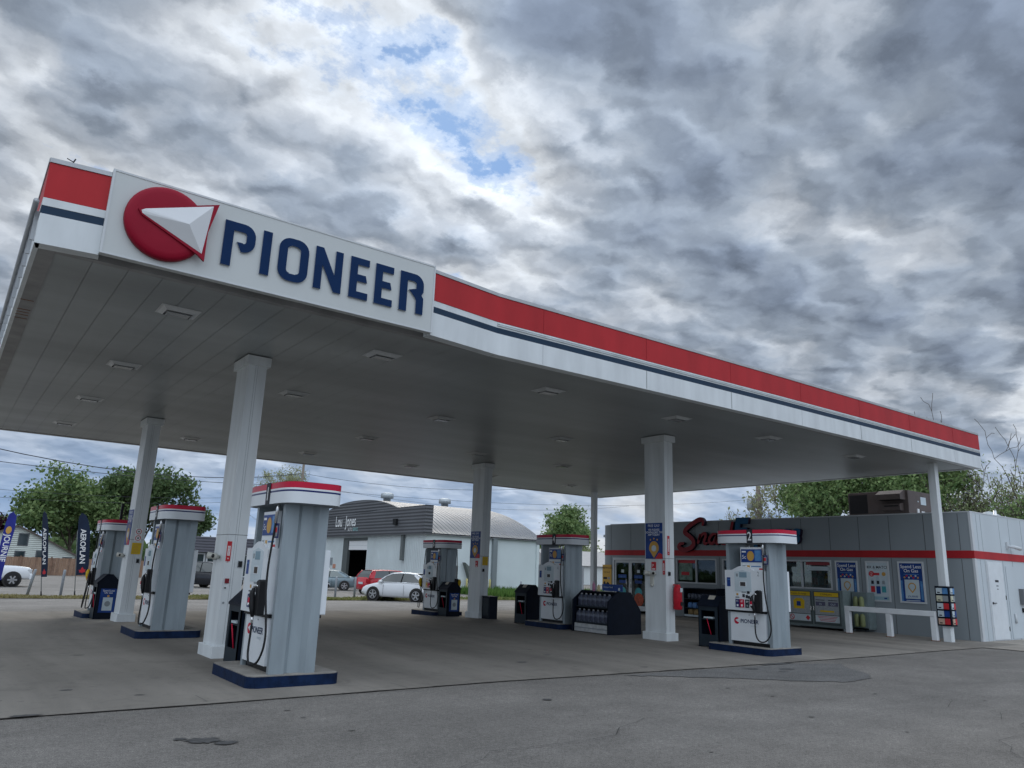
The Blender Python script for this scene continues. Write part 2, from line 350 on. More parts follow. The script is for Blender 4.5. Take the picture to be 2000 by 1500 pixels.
CONC2 = ground_mat('concrete_walk', (0.33, 0.30, 0.26), 'concrete')
SEALM = M('joint_seal', (0.125, 0.118, 0.11), 0.9, var=0.3, scale=8)
YK = [17, 19.7, 22.8, 44]
def sheet(name, x0, x1, y0, y1, dz, mat, nx=1):
    ys = sorted({y0, y1, *[k for k in YK if y0 < k < y1]}); mb = MB()
    for a, b in zip(ys[:-1], ys[1:]):
        mb.add([(x0, a, gz(a) + dz), (x1, a, gz(a) + dz), (x1, b, gz(b) + dz), (x0, b, gz(b) + dz)], [(0, 1, 2, 3)], mat)
    return mb
struct(sheet('g', -700, 900, -300, 900, -0.012, ASPH), 'ground')
struct(sheet('g', -120, 260, 25.6, 36.6, -0.006, ASPH2), 'street')
struct(sheet('g', -120, 30, 41.0, 79.0, -0.006, ASPH2), 'parking_lot')
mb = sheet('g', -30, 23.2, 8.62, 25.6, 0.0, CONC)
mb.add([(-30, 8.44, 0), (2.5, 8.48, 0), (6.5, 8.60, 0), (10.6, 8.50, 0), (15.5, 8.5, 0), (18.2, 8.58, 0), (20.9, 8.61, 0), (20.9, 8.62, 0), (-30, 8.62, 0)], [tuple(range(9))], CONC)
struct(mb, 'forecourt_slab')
mb = MB(); mb.add([(20.9, 8.62, .001), (21.0, 8.2, .001), (20.95, 7.75, .001), (21.3, 6.2, .001), (60, 6.0, .001), (60, 9.6, .001), (23.2, 9.6, .001), (23.2, 8.62, .001)], [tuple(range(8))], CONC2)
struct(mb, 'side_walk')
def strip(mb, pts, wd, z, mat, jit=0.0):
    P = []
    for (a, b) in zip(pts[:-1], pts[1:]):
        n = max(1, int(math.hypot(b[0] - a[0], b[1] - a[1]) / 0.25)) if jit else 1
        for i in range(n):
            t = i / n; P.append((a[0] + (b[0] - a[0]) * t + random.gauss(0, jit), a[1] + (b[1] - a[1]) * t + random.gauss(0, jit)))
    P.append(pts[-1])
    for a, b in zip(P[:-1], P[1:]):
        d = Vector((b[0] - a[0], b[1] - a[1]))
        if d.length < 1e-5 or (mat is SEALM and jit and random.random() < .3): continue
        n = Vector((-d.y, d.x)).normalized() * wd / 2 * (random.uniform(0.5, 1.3) if jit else 1)
        mb.add([(a[0] - n.x, a[1] - n.y, gz(a[1]) + z), (b[0] - n.x, b[1] - n.y, gz(b[1]) + z), (b[0] + n.x, b[1] + n.y, gz(b[1]) + z), (a[0] + n.x, a[1] + n.y, gz(a[1]) + z)], [(0, 1, 2, 3)], mat)
mb = MB()
for x in (-8.5, -4.5, -0.5): strip(mb, [(x, 8.6), (x, 25.5)], 0.008, 0.004, SEALM)
for x in (8.6, 18.3): strip(mb, [(x, 8.6), (x, 25.5)], 0.008, 0.004, SEALM)
for x in (2.53, 4.9, 12.5, 14.8): strip(mb, [(x, 8.6), (x, 25.5)], 0.010, 0.004, SEALM)
for y in (13.4, 17.2, 21.2): strip(mb, [(-20, y), (23, y)], 0.008, 0.0045, SEALM)
struct(mb, 'slab_joints')
mb = MB(); strip(mb, [(-30, 8.44), (2.5, 8.47), (6.5, 8.60), (10.6, 8.50), (15.5, 8.5), (18.2, 8.58), (20.9, 8.61), (21.0, 8.2), (20.95, 7.75), (21.3, 6.2), (40, 6.05)], 0.013, 0.0055, SEALM, 0.006)
strip(mb, [(-30, 25.6), (23, 25.6)], 0.02, 0.0055, SEALM, 0.008); struct(mb, 'slab_edge_seal')
# cracks in the asphalt
mb = MB(); cr = M('crack', (0.055, 0.053, 0.05), 0.95)
for P in ([(3.2, 5.0), (3.9, 5.4), (4.6, 5.35), (5.3, 5.42), (5.9, 5.75), (6.8, 5.9)], [(7.2, 2.4), (7.9, 3.0), (8.1, 3.17), (8.6, 3.5), (9.3, 3.45), (10.0, 3.8), (10.9, 3.9)], [(9.9, 4.0), (10.5, 4.23), (10.3, 4.7), (11.0, 5.0)],
          [(12.0, 6.1), (12.9, 5.6), (13.8, 5.5), (14.8, 4.9)], [(14.5, 5.4), (16.0, 4.6), (18.0, 4.6)]):
    strip(mb, P, 0.0065, 0.001, cr, 0.03)
struct(mb, 'asphalt_cracks')
mb = MB()
def patch(mb, pts, z, mat):
    q = []
    for a, b in zip(pts, pts[1:] + pts[:1]):
        for i in range(7): q.append((a[0] + (b[0] - a[0]) * i / 7 + random.gauss(0, .025), a[1] + (b[1] - a[1]) * i / 7 + random.gauss(0, .02)))
    pts = q
    mb.add([(x, y, z) for x, y in pts], [tuple(range(len(pts)))], mat)
patch(mb, [(8.4, 8.40), (9.8, 8.43), (12.6, 8.36), (13.5, 8.0), (13.0, 7.55), (12.6, 7.0), (12.0, 6.62), (11.2, 6.55), (10.6, 6.9), (9.9, 7.5), (9.2, 7.95)], -0.005, ASPHD)
struct(mb, 'asphalt_repair')
mb = MB(); OIL = M('oil', (0.075, 0.074, 0.073), 0.6, var=0.4, scale=14)
def splat(cx, cy, rx, ry, seed, z=-0.004, n=26):
    r = random.Random(seed); mb.add([(cx + rx * math.cos(2 * PI * i / n) * r.uniform(.62, 1.1), cy + ry * math.sin(2 * PI * i / n) * r.uniform(.62, 1.1), z) for i in range(n)], [tuple(range(n))], OIL)
splat(2.02, 6.86, .16, .12, 1); splat(2.16, 6.70, .11, .07, 2); splat(1.88, 6.99, .06, .05, 3); splat(5.99, 7.23, .07, .06, 4); splat(11.1, 8.15, .18, .12, 5); splat(11.7, 7.9, .2, .12, 6); splat(11.3, 7.7, .1, .06, 7)
splat(7.9, 10.2, .12, .08, 8, .002); splat(9.0, 10.9, .1, .07, 9, .002); splat(1.4, 9.9, .07, .05, 10, .002); splat(0.9, 8.5, .16, .05, 11, .007); splat(12.2, 8.42, .5, .09, 12, .002)
rg = random.Random(21); OIL = M('oil_faint', (0.12, 0.115, 0.105), 0.8, var=0.3, scale=9)
for k in range(46):
    x_ = rg.choice((rg.uniform(4.6, 12.6), rg.uniform(-2, 2.8), rg.uniform(15, 20))); r_ = rg.uniform(.012, .07); splat(x_, rg.uniform(8.9, 20), r_ * rg.uniform(.8, 2.2), r_, 100 + k, .002, 14)
for k in range(26): r_ = rg.uniform(.01, .035); splat(rg.uniform(1, 14), rg.uniform(3, 8.2), r_ * 1.5, r_, 200 + k, -.006, 12)
struct(mb, 'oil_stains')
#@@CANOPY
# ================================================================== canopy
XA, XE, YF, YB, ZS, ZT = 0.29, 23.64, 9.26, 25.17, 4.74, 5.75
can = thing('canopy', 'huge flat filling station canopy with red, white and navy fascia over the pumps', 'canopy', (12, 17.2, 0))
mb = MB()
# soffit: long pans running away from the sign, thin shadow joints between
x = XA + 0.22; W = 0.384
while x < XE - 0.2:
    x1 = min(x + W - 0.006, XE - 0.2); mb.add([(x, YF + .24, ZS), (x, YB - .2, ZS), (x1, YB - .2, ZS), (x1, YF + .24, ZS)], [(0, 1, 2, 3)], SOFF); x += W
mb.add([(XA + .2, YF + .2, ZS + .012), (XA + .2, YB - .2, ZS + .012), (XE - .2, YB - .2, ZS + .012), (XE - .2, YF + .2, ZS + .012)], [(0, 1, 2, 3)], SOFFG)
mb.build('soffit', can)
mb = MB()
mb.box(XA + .03, XA + .22, YF + .03, YB - .03, ZS - .012, ZS + .10, LEDGE); mb.box(XE - .2, XE - .03, YF + .03, YB - .03, ZS - .012, ZS + .10, LEDGE)
mb.box(XA + .22, XE - .2, YF + .14, YF + .24, ZS - .012, ZS + .10, LEDGE); mb.box(XA + .22, XE - .2, YB - .22, YB - .03, ZS - .012, ZS + .10, LEDGE)
for y in (11.6, 12.1, 12.25, 12.4, 12.6): mb.box(XA + .04, XA + .2, y, y + .014, ZS - .016, ZS - .011, RUST)
mb.build('edge_ledge', can)
mb = MB(); mb.box(XA + .06, XE - .06, YF + .18, YB - .06, ZT - .3, ZT - .2, CAPM); mb.build('roof_deck', can)
ZR0, ZN1, ZN0 = 5.27, 5.175, 5.08
plan = [(XA, YF + .02), (0.90, YF - .07), (5.24, YF - .07), (6.55, YF + .10), (10.0, YF + .05), (14.0, YF), (18, YF - .01), (XE, YF)]
def band(mb, pl, z0, z1, mat, o0=0.0, th=0.05):
    for (a, b) in zip(pl[:-1], pl[1:]):
        d = Vector((b[0] - a[0], b[1] - a[1])).normalized(); n = Vector((d.y, -d.x))
        q = [(a[0] + n.x * o0, a[1] + n.y * o0), (b[0] + n.x * o0, b[1] + n.y * o0), (b[0] - n.x * th, b[1] - n.y * th), (a[0] - n.x * th, a[1] - n.y * th)]
        vs = [(x, y, z0) for x, y in q] + [(x, y, z1) for x, y in q]
        mb.add(vs, [(0, 1, 5, 4), (3, 2, 1, 0), (4, 5, 6, 7), (2, 3, 7, 6), (1, 2, 6, 5), (3, 0, 4, 7)], mat)
lf, rt = plan[:2], plan[2:]
yf = lambda x: float(np.interp(x, [p[0] for p in plan], [p[1] for p in plan]))
mb = MB()
for pl in (lf, rt, [(XE, YF), (XE, YB)], [(XE, YB), (XA, YB)], [(XA, YB), (XA, YF + .02)]):
    band(mb, pl, ZR0, ZT - .055, REDF, 0.0)
mb.build('red_fascia', can)
mb = MB()
for pl in (lf, rt, [(XE, YF), (XE, YB)], [(XE, YB), (XA, YB)], [(XA, YB), (XA, YF + .02)]):
    band(mb, pl, ZN1, ZR0 - .002, WHITE, -0.006 if pl is rt else 0.0); band(mb, pl, ZS - .0135, ZN0 - .002, WHITE, 0.0, .17 if pl is rt or pl is lf else .05)
for i, dz in enumerate((0.03, 0.06)): band(mb, rt[1:], ZN1 + dz, ZN1 + dz + .010, WHITE, 0.014 - .004 * i)
for i in range(17):       # vertical butt joints of the lower panels
    x = 7.48 + i * 2.42
    if x < XE: mb.box(x - .008, x + .008, yf(x) - .0035, yf(x) + .05, ZS, ZN0 - .004, SOFFG if i % 3 else STORET)
mb.build('white_fascia', can)
mb = MB()
for pl in (lf, rt, [(XE, YF), (XE, YB)], [(XE, YB), (XA, YB)], [(XA, YB), (XA, YF + .02)]): band(mb, pl, ZN0, ZN1 - .002, NAVYF, -.003)
mb.build('navy_stripe', can)
mb = MB()
for pl in (lf, rt, [(XE, YF), (XE, YB)], [(XE, YB), (XA, YB)], [(XA, YB), (XA, YF + .02)]):
    band(mb, pl, ZT - .053, ZT, CAPM, .012, .12)
for x in (7.6, 8.0, 9.8, 10.3, 12.2, 14.1, 15.3, 17.2, 19.0, 20.6, 22.0): mb.box(x, x + .16, yf(x) + .03, yf(x) + .08, ZT, ZT + .03, CAPM)
mb.build('roof_cap', can)
# red panel joints
for i in range(7):
    x = 7.48 + i * 2.42; mb = MB(); mb.box(x - .005, x + .005, yf(x) - .003, yf(x) + .02, ZR0 + .004, ZT - .058, M('red_joint', (0.29, 0.013, 0.02), 0.6)); mb.build('panel_joint', can)
# sign box
YS = YF - .115
mb = MB(); mb.box(0.90, 5.24, YS, YF - .02, ZS + .005, ZT + .035, SIGNW)
sgn = mb.build('sign_panel', can, 0.006)
sf = FY(YS)
mb = MB()      # thin metal frame
for a in ((0.90, 0.925, ZS + .005, ZT + .035), (5.215, 5.24, ZS + .005, ZT + .035), (0.925, 5.215, ZT + .012, ZT + .035), (0.925, 5.215, ZS + .005, ZS + .024)): mb.fbox(sf, *a, 0.0005, 0.007, STORET)
mb.build('sign_frame', sgn)
mb = MB()      # red logo disc, domed
rings = []
cx, cz, rr = 1.53, 5.27, 0.455
for k, (q, h) in enumerate(((1.0, 0.0), (1.0, 0.05), (0.975, 0.075), (0.92, 0.092), (0.8, 0.10), (0.5, 0.104), (0.02, 0.105))):
    rings.append([(cx + rr * q * math.cos(2 * PI * i / 48), YS - h, cz + rr * q * math.sin(2 * PI * i / 48)) for i in range(48)])
mb.loft(rings, LOGR)
mb.build('logo_disc', sgn)
mb = MB()
mb.fpoly(sf, [(1.20, 5.335), (1.26, 5.37), (2.075, 5.67), (1.985, 5.27), (1.985, 4.90), (1.90, 4.965), (1.25, 5.27)], 0.09, 0.125, LOGR)
a, b, c, d = (1.235, 5.325), (2.01, 5.625), (1.945, 4.985), (1.745, 5.275)
P = lambda p, n: (p[0], YS - n, p[1])
a2, a3 = (1.275, 5.355), (1.25, 5.29)
mb.add([P(a2, .127), P(a, .127), P(a3, .127), P(c, .127), P(b, .127), P(d, .215), P(a2, .14), P(a3, .14)], [(1, 5, 0), (2, 5, 1), (3, 5, 2), (4, 5, 3), (0, 5, 4)], LOGW)
mb.add([P(a2, .10), P(a, .10), P(a3, .10), P(c, .10), P(b, .10), P(a2, .127), P(a, .127), P(a3, .127), P(c, .127), P(b, .127)], [(0, 1, 6, 5), (1, 2, 7, 6), (2, 3, 8, 7), (3, 4, 9, 8), (4, 0, 5, 9)], LOGW)
mb.build('logo_arrow', sgn)
mb = MB()
z0, z1, T = 4.965, 5.555, 0.112
def let(polys):
    for p in polys:
        mb.fpoly(sf, p, 0.0, 0.022, NAVYL, SILV)
        mb.fpoly(sf, p, 0.0225, 0.028, NAVYL)
def outline(p, o=0.012): pass
def arcq0(cx, cy, ro_, ri, a0, a1, n=6):
    P = [(cx + ro_ * math.cos(a0 + (a1 - a0) * i / n), cy + ro_ * math.sin(a0 + (a1 - a0) * i / n)) for i in range(n + 1)]
    Q = [(cx + ri * math.cos(a0 + (a1 - a0) * i / n), cy + ri * math.sin(a0 + (a1 - a0) * i / n)) for i in range(n + 1)]
    return [[P[i], P[i + 1], Q[i + 1], Q[i]] for i in range(n)]
let([[(2.195, z0), (2.31, z0), (2.31, z1), (2.195, z1)], [(2.31, z1 - T), (2.435, z1 - T), (2.435, z1), (2.31, z1)], [(2.473, 5.33), (2.585, 5.33), (2.585, z1 - .15), (2.473, z1 - .15)], [(2.435, 5.18), (2.435, 5.30), (2.36, 5.30), (2.42, 5.18)]]
    + arcq0(2.435, z1 - .15, .15, .038, 0, PI / 2) + arcq0(2.435, 5.33, .15, .038, -PI / 2, 0))
let([[(2.675, z0), (2.79, z0), (2.79, z1), (2.675, z1)]])
def arcq(cx, cy, ro_, ri, a0, a1, n=6):    # ring sector
    P = [(cx + ro_ * math.cos(a0 + (a1 - a0) * i / n), cy + ro_ * math.sin(a0 + (a1 - a0) * i / n)) for i in range(n + 1)]
    Q = [(cx + ri * math.cos(a0 + (a1 - a0) * i / n), cy + ri * math.sin(a0 + (a1 - a0) * i / n)) for i in range(n + 1)]
    return [[P[i], P[i + 1], Q[i + 1], Q[i]] for i in range(n)]
O0, O1, rO = 2.895, 3.295, .155
let([[(O0, z0 + rO), (O0 + T, z0 + rO), (O0 + T, z1 - rO), (O0, z1 - rO)], [(O1 - T, z0 + rO), (O1, z0 + rO), (O1, z1 - rO), (O1 - T, z1 - rO)], [(O0 + rO, z0), (O1 - rO, z0), (O1 - rO, z0 + T - .01), (O0 + rO, z0 + T - .01)], [(O0 + rO, z1 - T + .01), (O1 - rO, z1 - T + .01), (O1 - rO, z1), (O0 + rO, z1)]]
    + arcq(O0 + rO, z0 + rO, rO, rO - T, PI, 1.5 * PI) + arcq(O1 - rO, z0 + rO, rO, rO - T, 1.5 * PI, 2 * PI) + arcq(O1 - rO, z1 - rO, rO, rO - T, 0, PI / 2) + arcq(O0 + rO, z1 - rO, rO, rO - T, PI / 2, PI))
let([[(3.385, z0), (3.49, z0), (3.49, z1), (3.385, z1)], [(3.67, z0), (3.775, z0), (3.775, z1), (3.67, z1)], [(3.49, z1), (3.49, z1 - .24), (3.67, z0), (3.67, z0 + .23)]])
for ex in (3.89, 4.27):
    let([[(ex, z0), (ex + .11, z0), (ex + .11, z1), (ex, z1)], [(ex + .11, z0), (ex + .28, z0), (ex + .28, z0 + .10), (ex + .11, z0 + .10)], [(ex + .11, z1 - .10), (ex + .28, z1 - .10), (ex + .28, z1), (ex + .11, z1)], [(ex + .11, 5.215), (ex + .26, 5.215), (ex + .235, 5.315), (ex + .11, 5.315)]])
r0 = 4.66
let([[(r0, z0), (r0 + .12, z0), (r0 + .12, z1), (r0, z1)], [(r0 + .12, z1 - .115), (r0 + .235, z1 - .115), (r0 + .235, z1), (r0 + .12, z1)], [(r0 + .265, 5.34), (r0 + .385, 5.31), (r0 + .385, z1 - .15), (r0 + .265, z1 - .15)],
     [(r0 + .265, 5.34), (r0 + .15, 5.30), (r0 + .25, 5.20), (r0 + .355, 5.255), (r0 + .385, 5.31)], [(r0 + .25, 5.20), (r0 + .27, 5.16), (r0 + .27, z0), (r0 + .388, z0), (r0 + .388, 5.21), (r0 + .355, 5.255)]] + arcq(r0 + .235, z1 - .15, .15, .03, 0, PI / 2))
mb.build('lettering', sgn)
# back edge conduit on the left return, small bird spikes
mb = MB(); mb.tube([(XA - .055, YF + .05, 5.22), (XA - .055, YB, 5.22)], .03, 8, CAPM)
for i in range(30): mb.box(XA - .04, XA - .0, YF + .3 + i * .5, YF + .33 + i * .5, 4.85, 5.2, CAPM)
mb.build('side_conduit', can)
mb = MB(); mb.tube([(0.5, YF, ZT), (0.52, YF - .03, ZT + .05)], .008, 5, BLACK); mb.tube([(0.5, YF, ZT + .02), (0.44, YF + .02, ZT + .05)], .006, 5, BLACK); mb.build('roof_spike', can)

def column(x, y, wx, wy, collar=True, seams=True, base=0.0):
    c = MB(); c.box(x, x + wx, y, y + wy, base, ZS, COLM)
    if seams:
        for z in (1.82,): c.box(x - .002, x + wx + .002, y - .002, y + wy + .002, z, z + .008, JOINT)
        for u in (.11, .145): c.box(x + u, x + u + .004, y - .002, y, .2, ZS - .15, GREYP)
    o = c.build('column', can, 0.008)
    if collar:
        k = MB(); k.box(x - .05, x + wx + .05, y - .05, y + wy + .05, ZS - .17, ZS - .014, COLM); k.box(x - .056, x + wx + .056, y - .056, y + wy + .056, ZS - .018, ZS - .012, JOINT); k.build('collar', o, 0.004)
        k = MB(); k.box(x - .05, x + wx + .05, y - .05, y + wy + .05, base, .19 + base, COLM); k.build('plinth', o, 0.006)
    return o
for cx_, cy_ in ((3.61, 12.22), (13.57, 12.22), (3.61, 19.75), (13.57, 19.75)): column(cx_, cy_, .295, .64, base=gz(cy_) - .02)
for cy_ in (9.72, 23.5): column(21.76, cy_, .2, .2, False, False, base=gz(cy_) - .02)
# canopy light fixtures
LXS = [2.12, 5.25, 8.73, 12.32, 15.6, 19.4]; LYS = [10.72, 14.55, 18.35, 22.4]
FIXM = M('fixture_body', (0.55, 0.57, 0.58), 0.4, 0.1, var=0.1); LENS = M('fixture_lens', (0.30, 0.32, 0.33), 0.15, var=0.05); DIRT = M('fixture_shade', (0.22, 0.235, 0.24), 0.6)
lt = thing('ceiling_light', '', 'light', (LXS[0], LYS[0], ZS), 0, 'recessed canopy lights', world=False)
mb = MB()
q = [(-.235, -.21, 0), (.235, -.21, 0), (.235, .21, 0), (-.235, .21, 0), (-.17, -.13, -.045), (.17, -.13, -.045), (.17, .13, -.045), (-.17, .13, -.045)]
mb.add(q, [(0, 4, 5, 1), (1, 5, 6, 2), (2, 6, 7, 3), (3, 7, 4, 0)], FIXM); mb.build('housing', lt)
mb = MB(); mb.box(-.15, .15, -.085, .085, -.058, -.044, LENS); mb.build('lens', lt, .004)
mb = MB(); mb.box(-.255, .255, -.225, .225, -.006, 0.0, FIXM); mb.build('mounting_plate', lt)
rown = ['front', 'second', 'third', 'back']; coln = ['nearest the round logo', 'second from the logo end', 'third from the logo end', 'third from the shop end', 'second from the shop end', 'nearest the shop']
first = True
for j, y in enumerate(LYS):
    for i, x in enumerate(LXS):
        if (i, j) in ((1, 2), (4, 1), (5, 1), (5, 2)): continue
        o = lt if first else copy_tree(lt); first = False
        o.location = (x, y, ZS - .001); o['label'] = 'recessed square canopy light in the %s row, %s' % (rown[j], coln[i])
#@@PUMPS
# ================================================================== pump islands and pumps
def island(label):
    o = thing('pump_island', label, 'pump island', (0, 0, 0), 0, 'raised kerbed pump islands', world=False)
    pts = rect_arc(-.55, .60, -.62, .90, .13)
    mb = MB(); mb.fpoly(GZ, pts, -.02, .125, ISLN); mb.build('kerb', o, .008)
    mb = MB(); mb.fpoly(GZ, rect_arc(-.54, .59, -.61, .89, .12), .1255, .135, ISLT); mb.build('top_slab', o, .004)
    return o
def logo2(mb, fr, u, v, r, n=.001):
    mb.fdisc(fr, u, v, r, n, n + .002, PRED, 24)
    mb.fpoly(fr, [(u - r * .62, v + r * .12), (u + r * 1.05, v + r * .80), (u + r * .9, v - r * .62)], n + .002, n + .004, PUMPW)
def make_pump(num, variant=0):
    t = thing('fuel_pump', '', 'fuel pump', (0, 0, 0), 0, 'fuel pumps under the canopy', world=False)
    prof = [(-.29, 0), (-.105, 0), (-.045, .062), (.10, .062), (.165, 0), (.29, 0)]
    for s in (-1, 1):      # tall corrugated side panels
        mb = MB(); outer = [(x, s * (.525 - d)) for x, d in prof]; inner = [(x, s * .452) for x, d in prof][::-1]
        mb.fpoly(GZ, outer + inner, .135, 2.15, PUMPG); mb.build('side_panel', t, .004)
    mb = MB(); mb.box(-.25, .25, -.451, .451, .20, 1.585, PUMPG); mb.box(-.24, .24, -.45, .45, .135, .20, BLACK); mb.build('cabinet', t)
    # header
    rings = []; zs = [2.14, 2.15, 2.275, 2.297, 2.322, 2.405, 2.412]
    def se(sc_, z):
        P = []
        for i in range(64):
            a = 2 * PI * i / 64; ca, sa = math.cos(a), math.sin(a)
            P.append((math.copysign(abs(ca) ** .42, ca) * .395 * sc_, -.03 + math.copysign(abs(sa) ** .42, sa) * .80 * sc_, z))
        return P
    mb = MB()
    for za, zb, m_ in ((2.145, 2.285, PUMPW), (2.285, 2.307, PNAVY), (2.307, 2.330, PUMPW), (2.330, 2.405, PRED)): mb.loft([se(1, za), se(1, zb)], m_, False)
    mb.add(se(1, 2.405), [tuple(range(64))], PRED); mb.add(se(1, 2.145), [tuple(range(63, -1, -1))], PUMPD)
    mb.add(se(1.0, 2.407), [tuple(range(64))], PUMPD)
    hd = mb.build('header', t)
    for s in (-1, 1):
        fr = F((s * .397, 0, 0), (0, s, 0), (s, 0, 0)) if s > 0 else FX(-.397)
        mb = MB(); mb.fbox(fr, .09, .225, 2.142, 2.415, 0, .008, TXTK); mb.ftext(fr, num, .1575, 2.195, .24, .0095, TXTW, 'CENTER', .82, bold=.012); mb.build('number_plate', hd)
    for s in (-1, 1):
        fr = FX(-.25) if s < 0 else F((.25, 0, 0), (0, 1, 0), (1, 0, 0))
        # lower white door with small round logo and name
        mb = MB(); mb.fbox(fr, -.455, .385, .21, .765, 0, .045, PUMPW); lp = mb.build('lower_door', t, .006)
        mb = MB(); logo2(mb, fr, -.30, .60, .066, .0465); mb.build('door_logo', lp)
        mb = MB(); mb.ftext(fr, 'PIONEER', -.215, .562, .108, .0475, NAVYL, 'LEFT', 1.0, bold=.02); mb.build('door_lettering', lp)
        mb = MB(); mb.ftext(fr, 'energy', .02, .50, .055, .0475, PALE, 'LEFT'); mb.build('door_tagline', lp)
        mb = MB(); mb.fdisc(fr, .0, .725, .010, .0455, .049, TXTK, 8); mb.build('door_lock', lp)
        # upper console with arched top
        arch = [(-.33 + .52 * i / 12, 1.60 + .085 * math.sin(PI * i / 12)) for i in range(13)]
        pts = [(-.515, .81), (.40, .81), (.40, 1.60)] + arch[::-1] + [(-.515, 1.60)]
        mb = MB(); mb.fpoly(fr, pts, 0, .115, PUMPW); con = mb.build('console', t, .012)
        mb = MB(); mb.fbox(fr, -.50, .40, .772, .805, 0, .07, BLACK); mb.build('gap_trim', t)
        mb = MB()
        mb.fpoly(fr, [(-.27, 1.18), (.13, 1.18), (.13, 1.56), (-.07, 1.605), (-.27, 1.56)], .1155, .121, PALE)
        mb.fbox(fr, -.15, .03, 1.455, 1.56, .1212, .123, LCD); mb.fbox(fr, -.23, -.18, 1.47, 1.53, .1212, .1225, GREYP)
        mb.build('display', con)
        mb = MB(); mb.fbox(fr, -.15, .015, 1.275, 1.375, .1215, .125, PUMPW); mb.fbox(fr, -.13, -.005, 1.285, 1.365, .1255, .127, M('screen_brown', (.05, .045, .045), .15)); mb.build('card_screen', con)
        mb = MB()
        for (a, b, c_, d_) in ((.02, .085, 1.14, 1.19), (-.09, -.035, 1.07, 1.13), (-.01, .04, 1.055, 1.115), (.045, .09, 1.045, 1.10), (-.26, -.17, 1.055, 1.07)): mb.fbox(fr, a, b, c_, d_, .116, .123, TXTK)
        mb.fbox(fr, -.11, .0, 1.155, 1.18, .116, .118, GREYP); mb.fbox(fr, -.24, -.19, 1.10, 1.14, .116, .118, ORNG); mb.build('keypad', con)
        for k, (a, m_) in enumerate(((-.26, PNAVY if not variant else YEL), (-.155, PRED), (-.025, DARK2))):
            mb = MB(); mb.fbox(fr, a, a + (.10 if k < 2 else .085), .865, 1.025, .116, .128, m_); mb.ftext(fr, ('91', '87', '89')[k], a + .05, .965, .055, .129, TXTW, 'CENTER'); mb.fbox(fr, a + .03, a + .07, .885, .925, .128, .1295, TXTW if k < 2 else GREYP); mb.build('grade_button', con)
        mb = MB(); mb.fbox(fr, -.465, -.375, 1.27, 1.45, .116, .118, BLUEP); mb.fbox(fr, -.45, -.39, 1.40, 1.415, .1182, .119, BLUEL); mb.build('sticker', con)
        mb = MB(); mb.ftext(fr, num, .30, 1.49, .125, .1165, GREYP, 'CENTER', .8, bold=.01); mb.build('pump_digit', con)
        # advert screen in the open space above the console
        mb = MB(); mb.fbox(fr, -.14, .39, 1.60, 2.06, .03, .07, PUMPW); ad = mb.build('advert_board', t, .004)
        mb = MB(); mb.fbox(fr, -.12, .375, 1.76, 2.02, .0705, .076, BLUEP); mb.fdisc(fr, .11, 1.885, .085, .0765, .078, ORNG, 20, .10); mb.fbox(fr, .21, .36, 1.79, 2.0, .0762, .077, BLUEL); mb.fbox(fr, -.10, .0, 1.955, 1.985, .0765, .078, TXTW)
        mb.ftext(fr, '5c', -.10, 1.83, .11, .0768, TXTW); mb.fbox(fr, -.10, -.02, 1.655, 1.70, .0705, .072, GREYP); mb.fbox(fr, .01, .08, 1.655, 1.70, .0705, .072, ORNG); mb.fbox(fr, .11, .34, 1.67, 1.69, .0705, .072, BLUEL); mb.fbox(fr, .30, .385, 1.615, 1.645, .0705, .072, REDP); mb.build('advert_screen', ad)
        mb = MB(); mb.fbox(fr, .41, .52, 1.72, 1.90, .09, .10, PNAVY); mb.fbox(fr, .425, .505, 1.74, 1.87, .101, .103, GREYP); mb.fbox(fr, .44, .49, 1.79, 1.85, .1035, .105, REDP); mb.build('hanging_sign', t)
        # nozzle boot, nozzle, hose
        mb = MB(); mb.fpoly(fr, [(.245, .80), (.375, .80), (.375, 1.20), (.33, 1.22), (.265, 1.20), (.235, .95)], .116, .20, BLACK); mb.build('nozzle_boot', t, .01)
        mb = MB(); T3 = lambda u, v, n: fr[0] + fr[1] * u + fr[2] * v + fr[3] * n
        mb.tube([T3(.22, 1.11, .22), T3(.20, 1.05, .225), T3(.215, .95, .225), T3(.245, .86, .22), T3(.25, .78, .21)], [.018, .035, .042, .034, .022], 8, BLACK)
        mb.tube([T3(.22, 1.11, .22), T3(.27, 1.15, .20), T3(.30, 1.13, .19)], .014, 6, CHROME); mb.tube([T3(.16, 1.02, .225), T3(.155, .93, .225), T3(.20, .87, .225)], .008, 5, BLACK)
        mb.fbox(fr, .19, .235, .94, 1.0, .262, .268, PRED); mb.fbox(fr, .19, .235, .92, .94, .262, .268, TXTW); mb.tube([T3(.25, .78, .21), T3(.25, .70, .205)], .017, 8, CHROME); mb.build('nozzle', t)
        mb = MB(); mb.tube([T3(.425, 2.14, .09), T3(.425, 2.08, .10), T3(.43, 1.90, .11)], .022, 8, CHROME); mb.build('hose_fitting', t)
        hp = [(.43, 1.91, .11), (.435, 1.7, .125), (.45, 1.4, .15), (.475, 1.1, .155), (.51, .85, .14), (.55, .62, .13), (.56, .46, .14), (.53, .34, .16), (.46, .26, .18), (.39, .245, .23), (.31, .29, .225), (.265, .39, .22), (.25, .55, .21), (.25, .70, .205)]
        pp = []
        for i in range(len(hp) - 1):      # smooth it
            p0, p1, p2, p3 = [Vector(hp[max(0, min(len(hp) - 1, k))]) for k in (i - 1, i, i + 1, i + 2)]
            for q_ in (0, 1 / 3, 2 / 3): pp.append(0.5 * ((2 * p1) + (p2 - p0) * q_ + (2 * p0 - 5 * p1 + 4 * p2 - p3) * q_ * q_ + (3 * p1 - p0 - 3 * p2 + p3) * q_ ** 3))
        pp.append(Vector(hp[-1]))
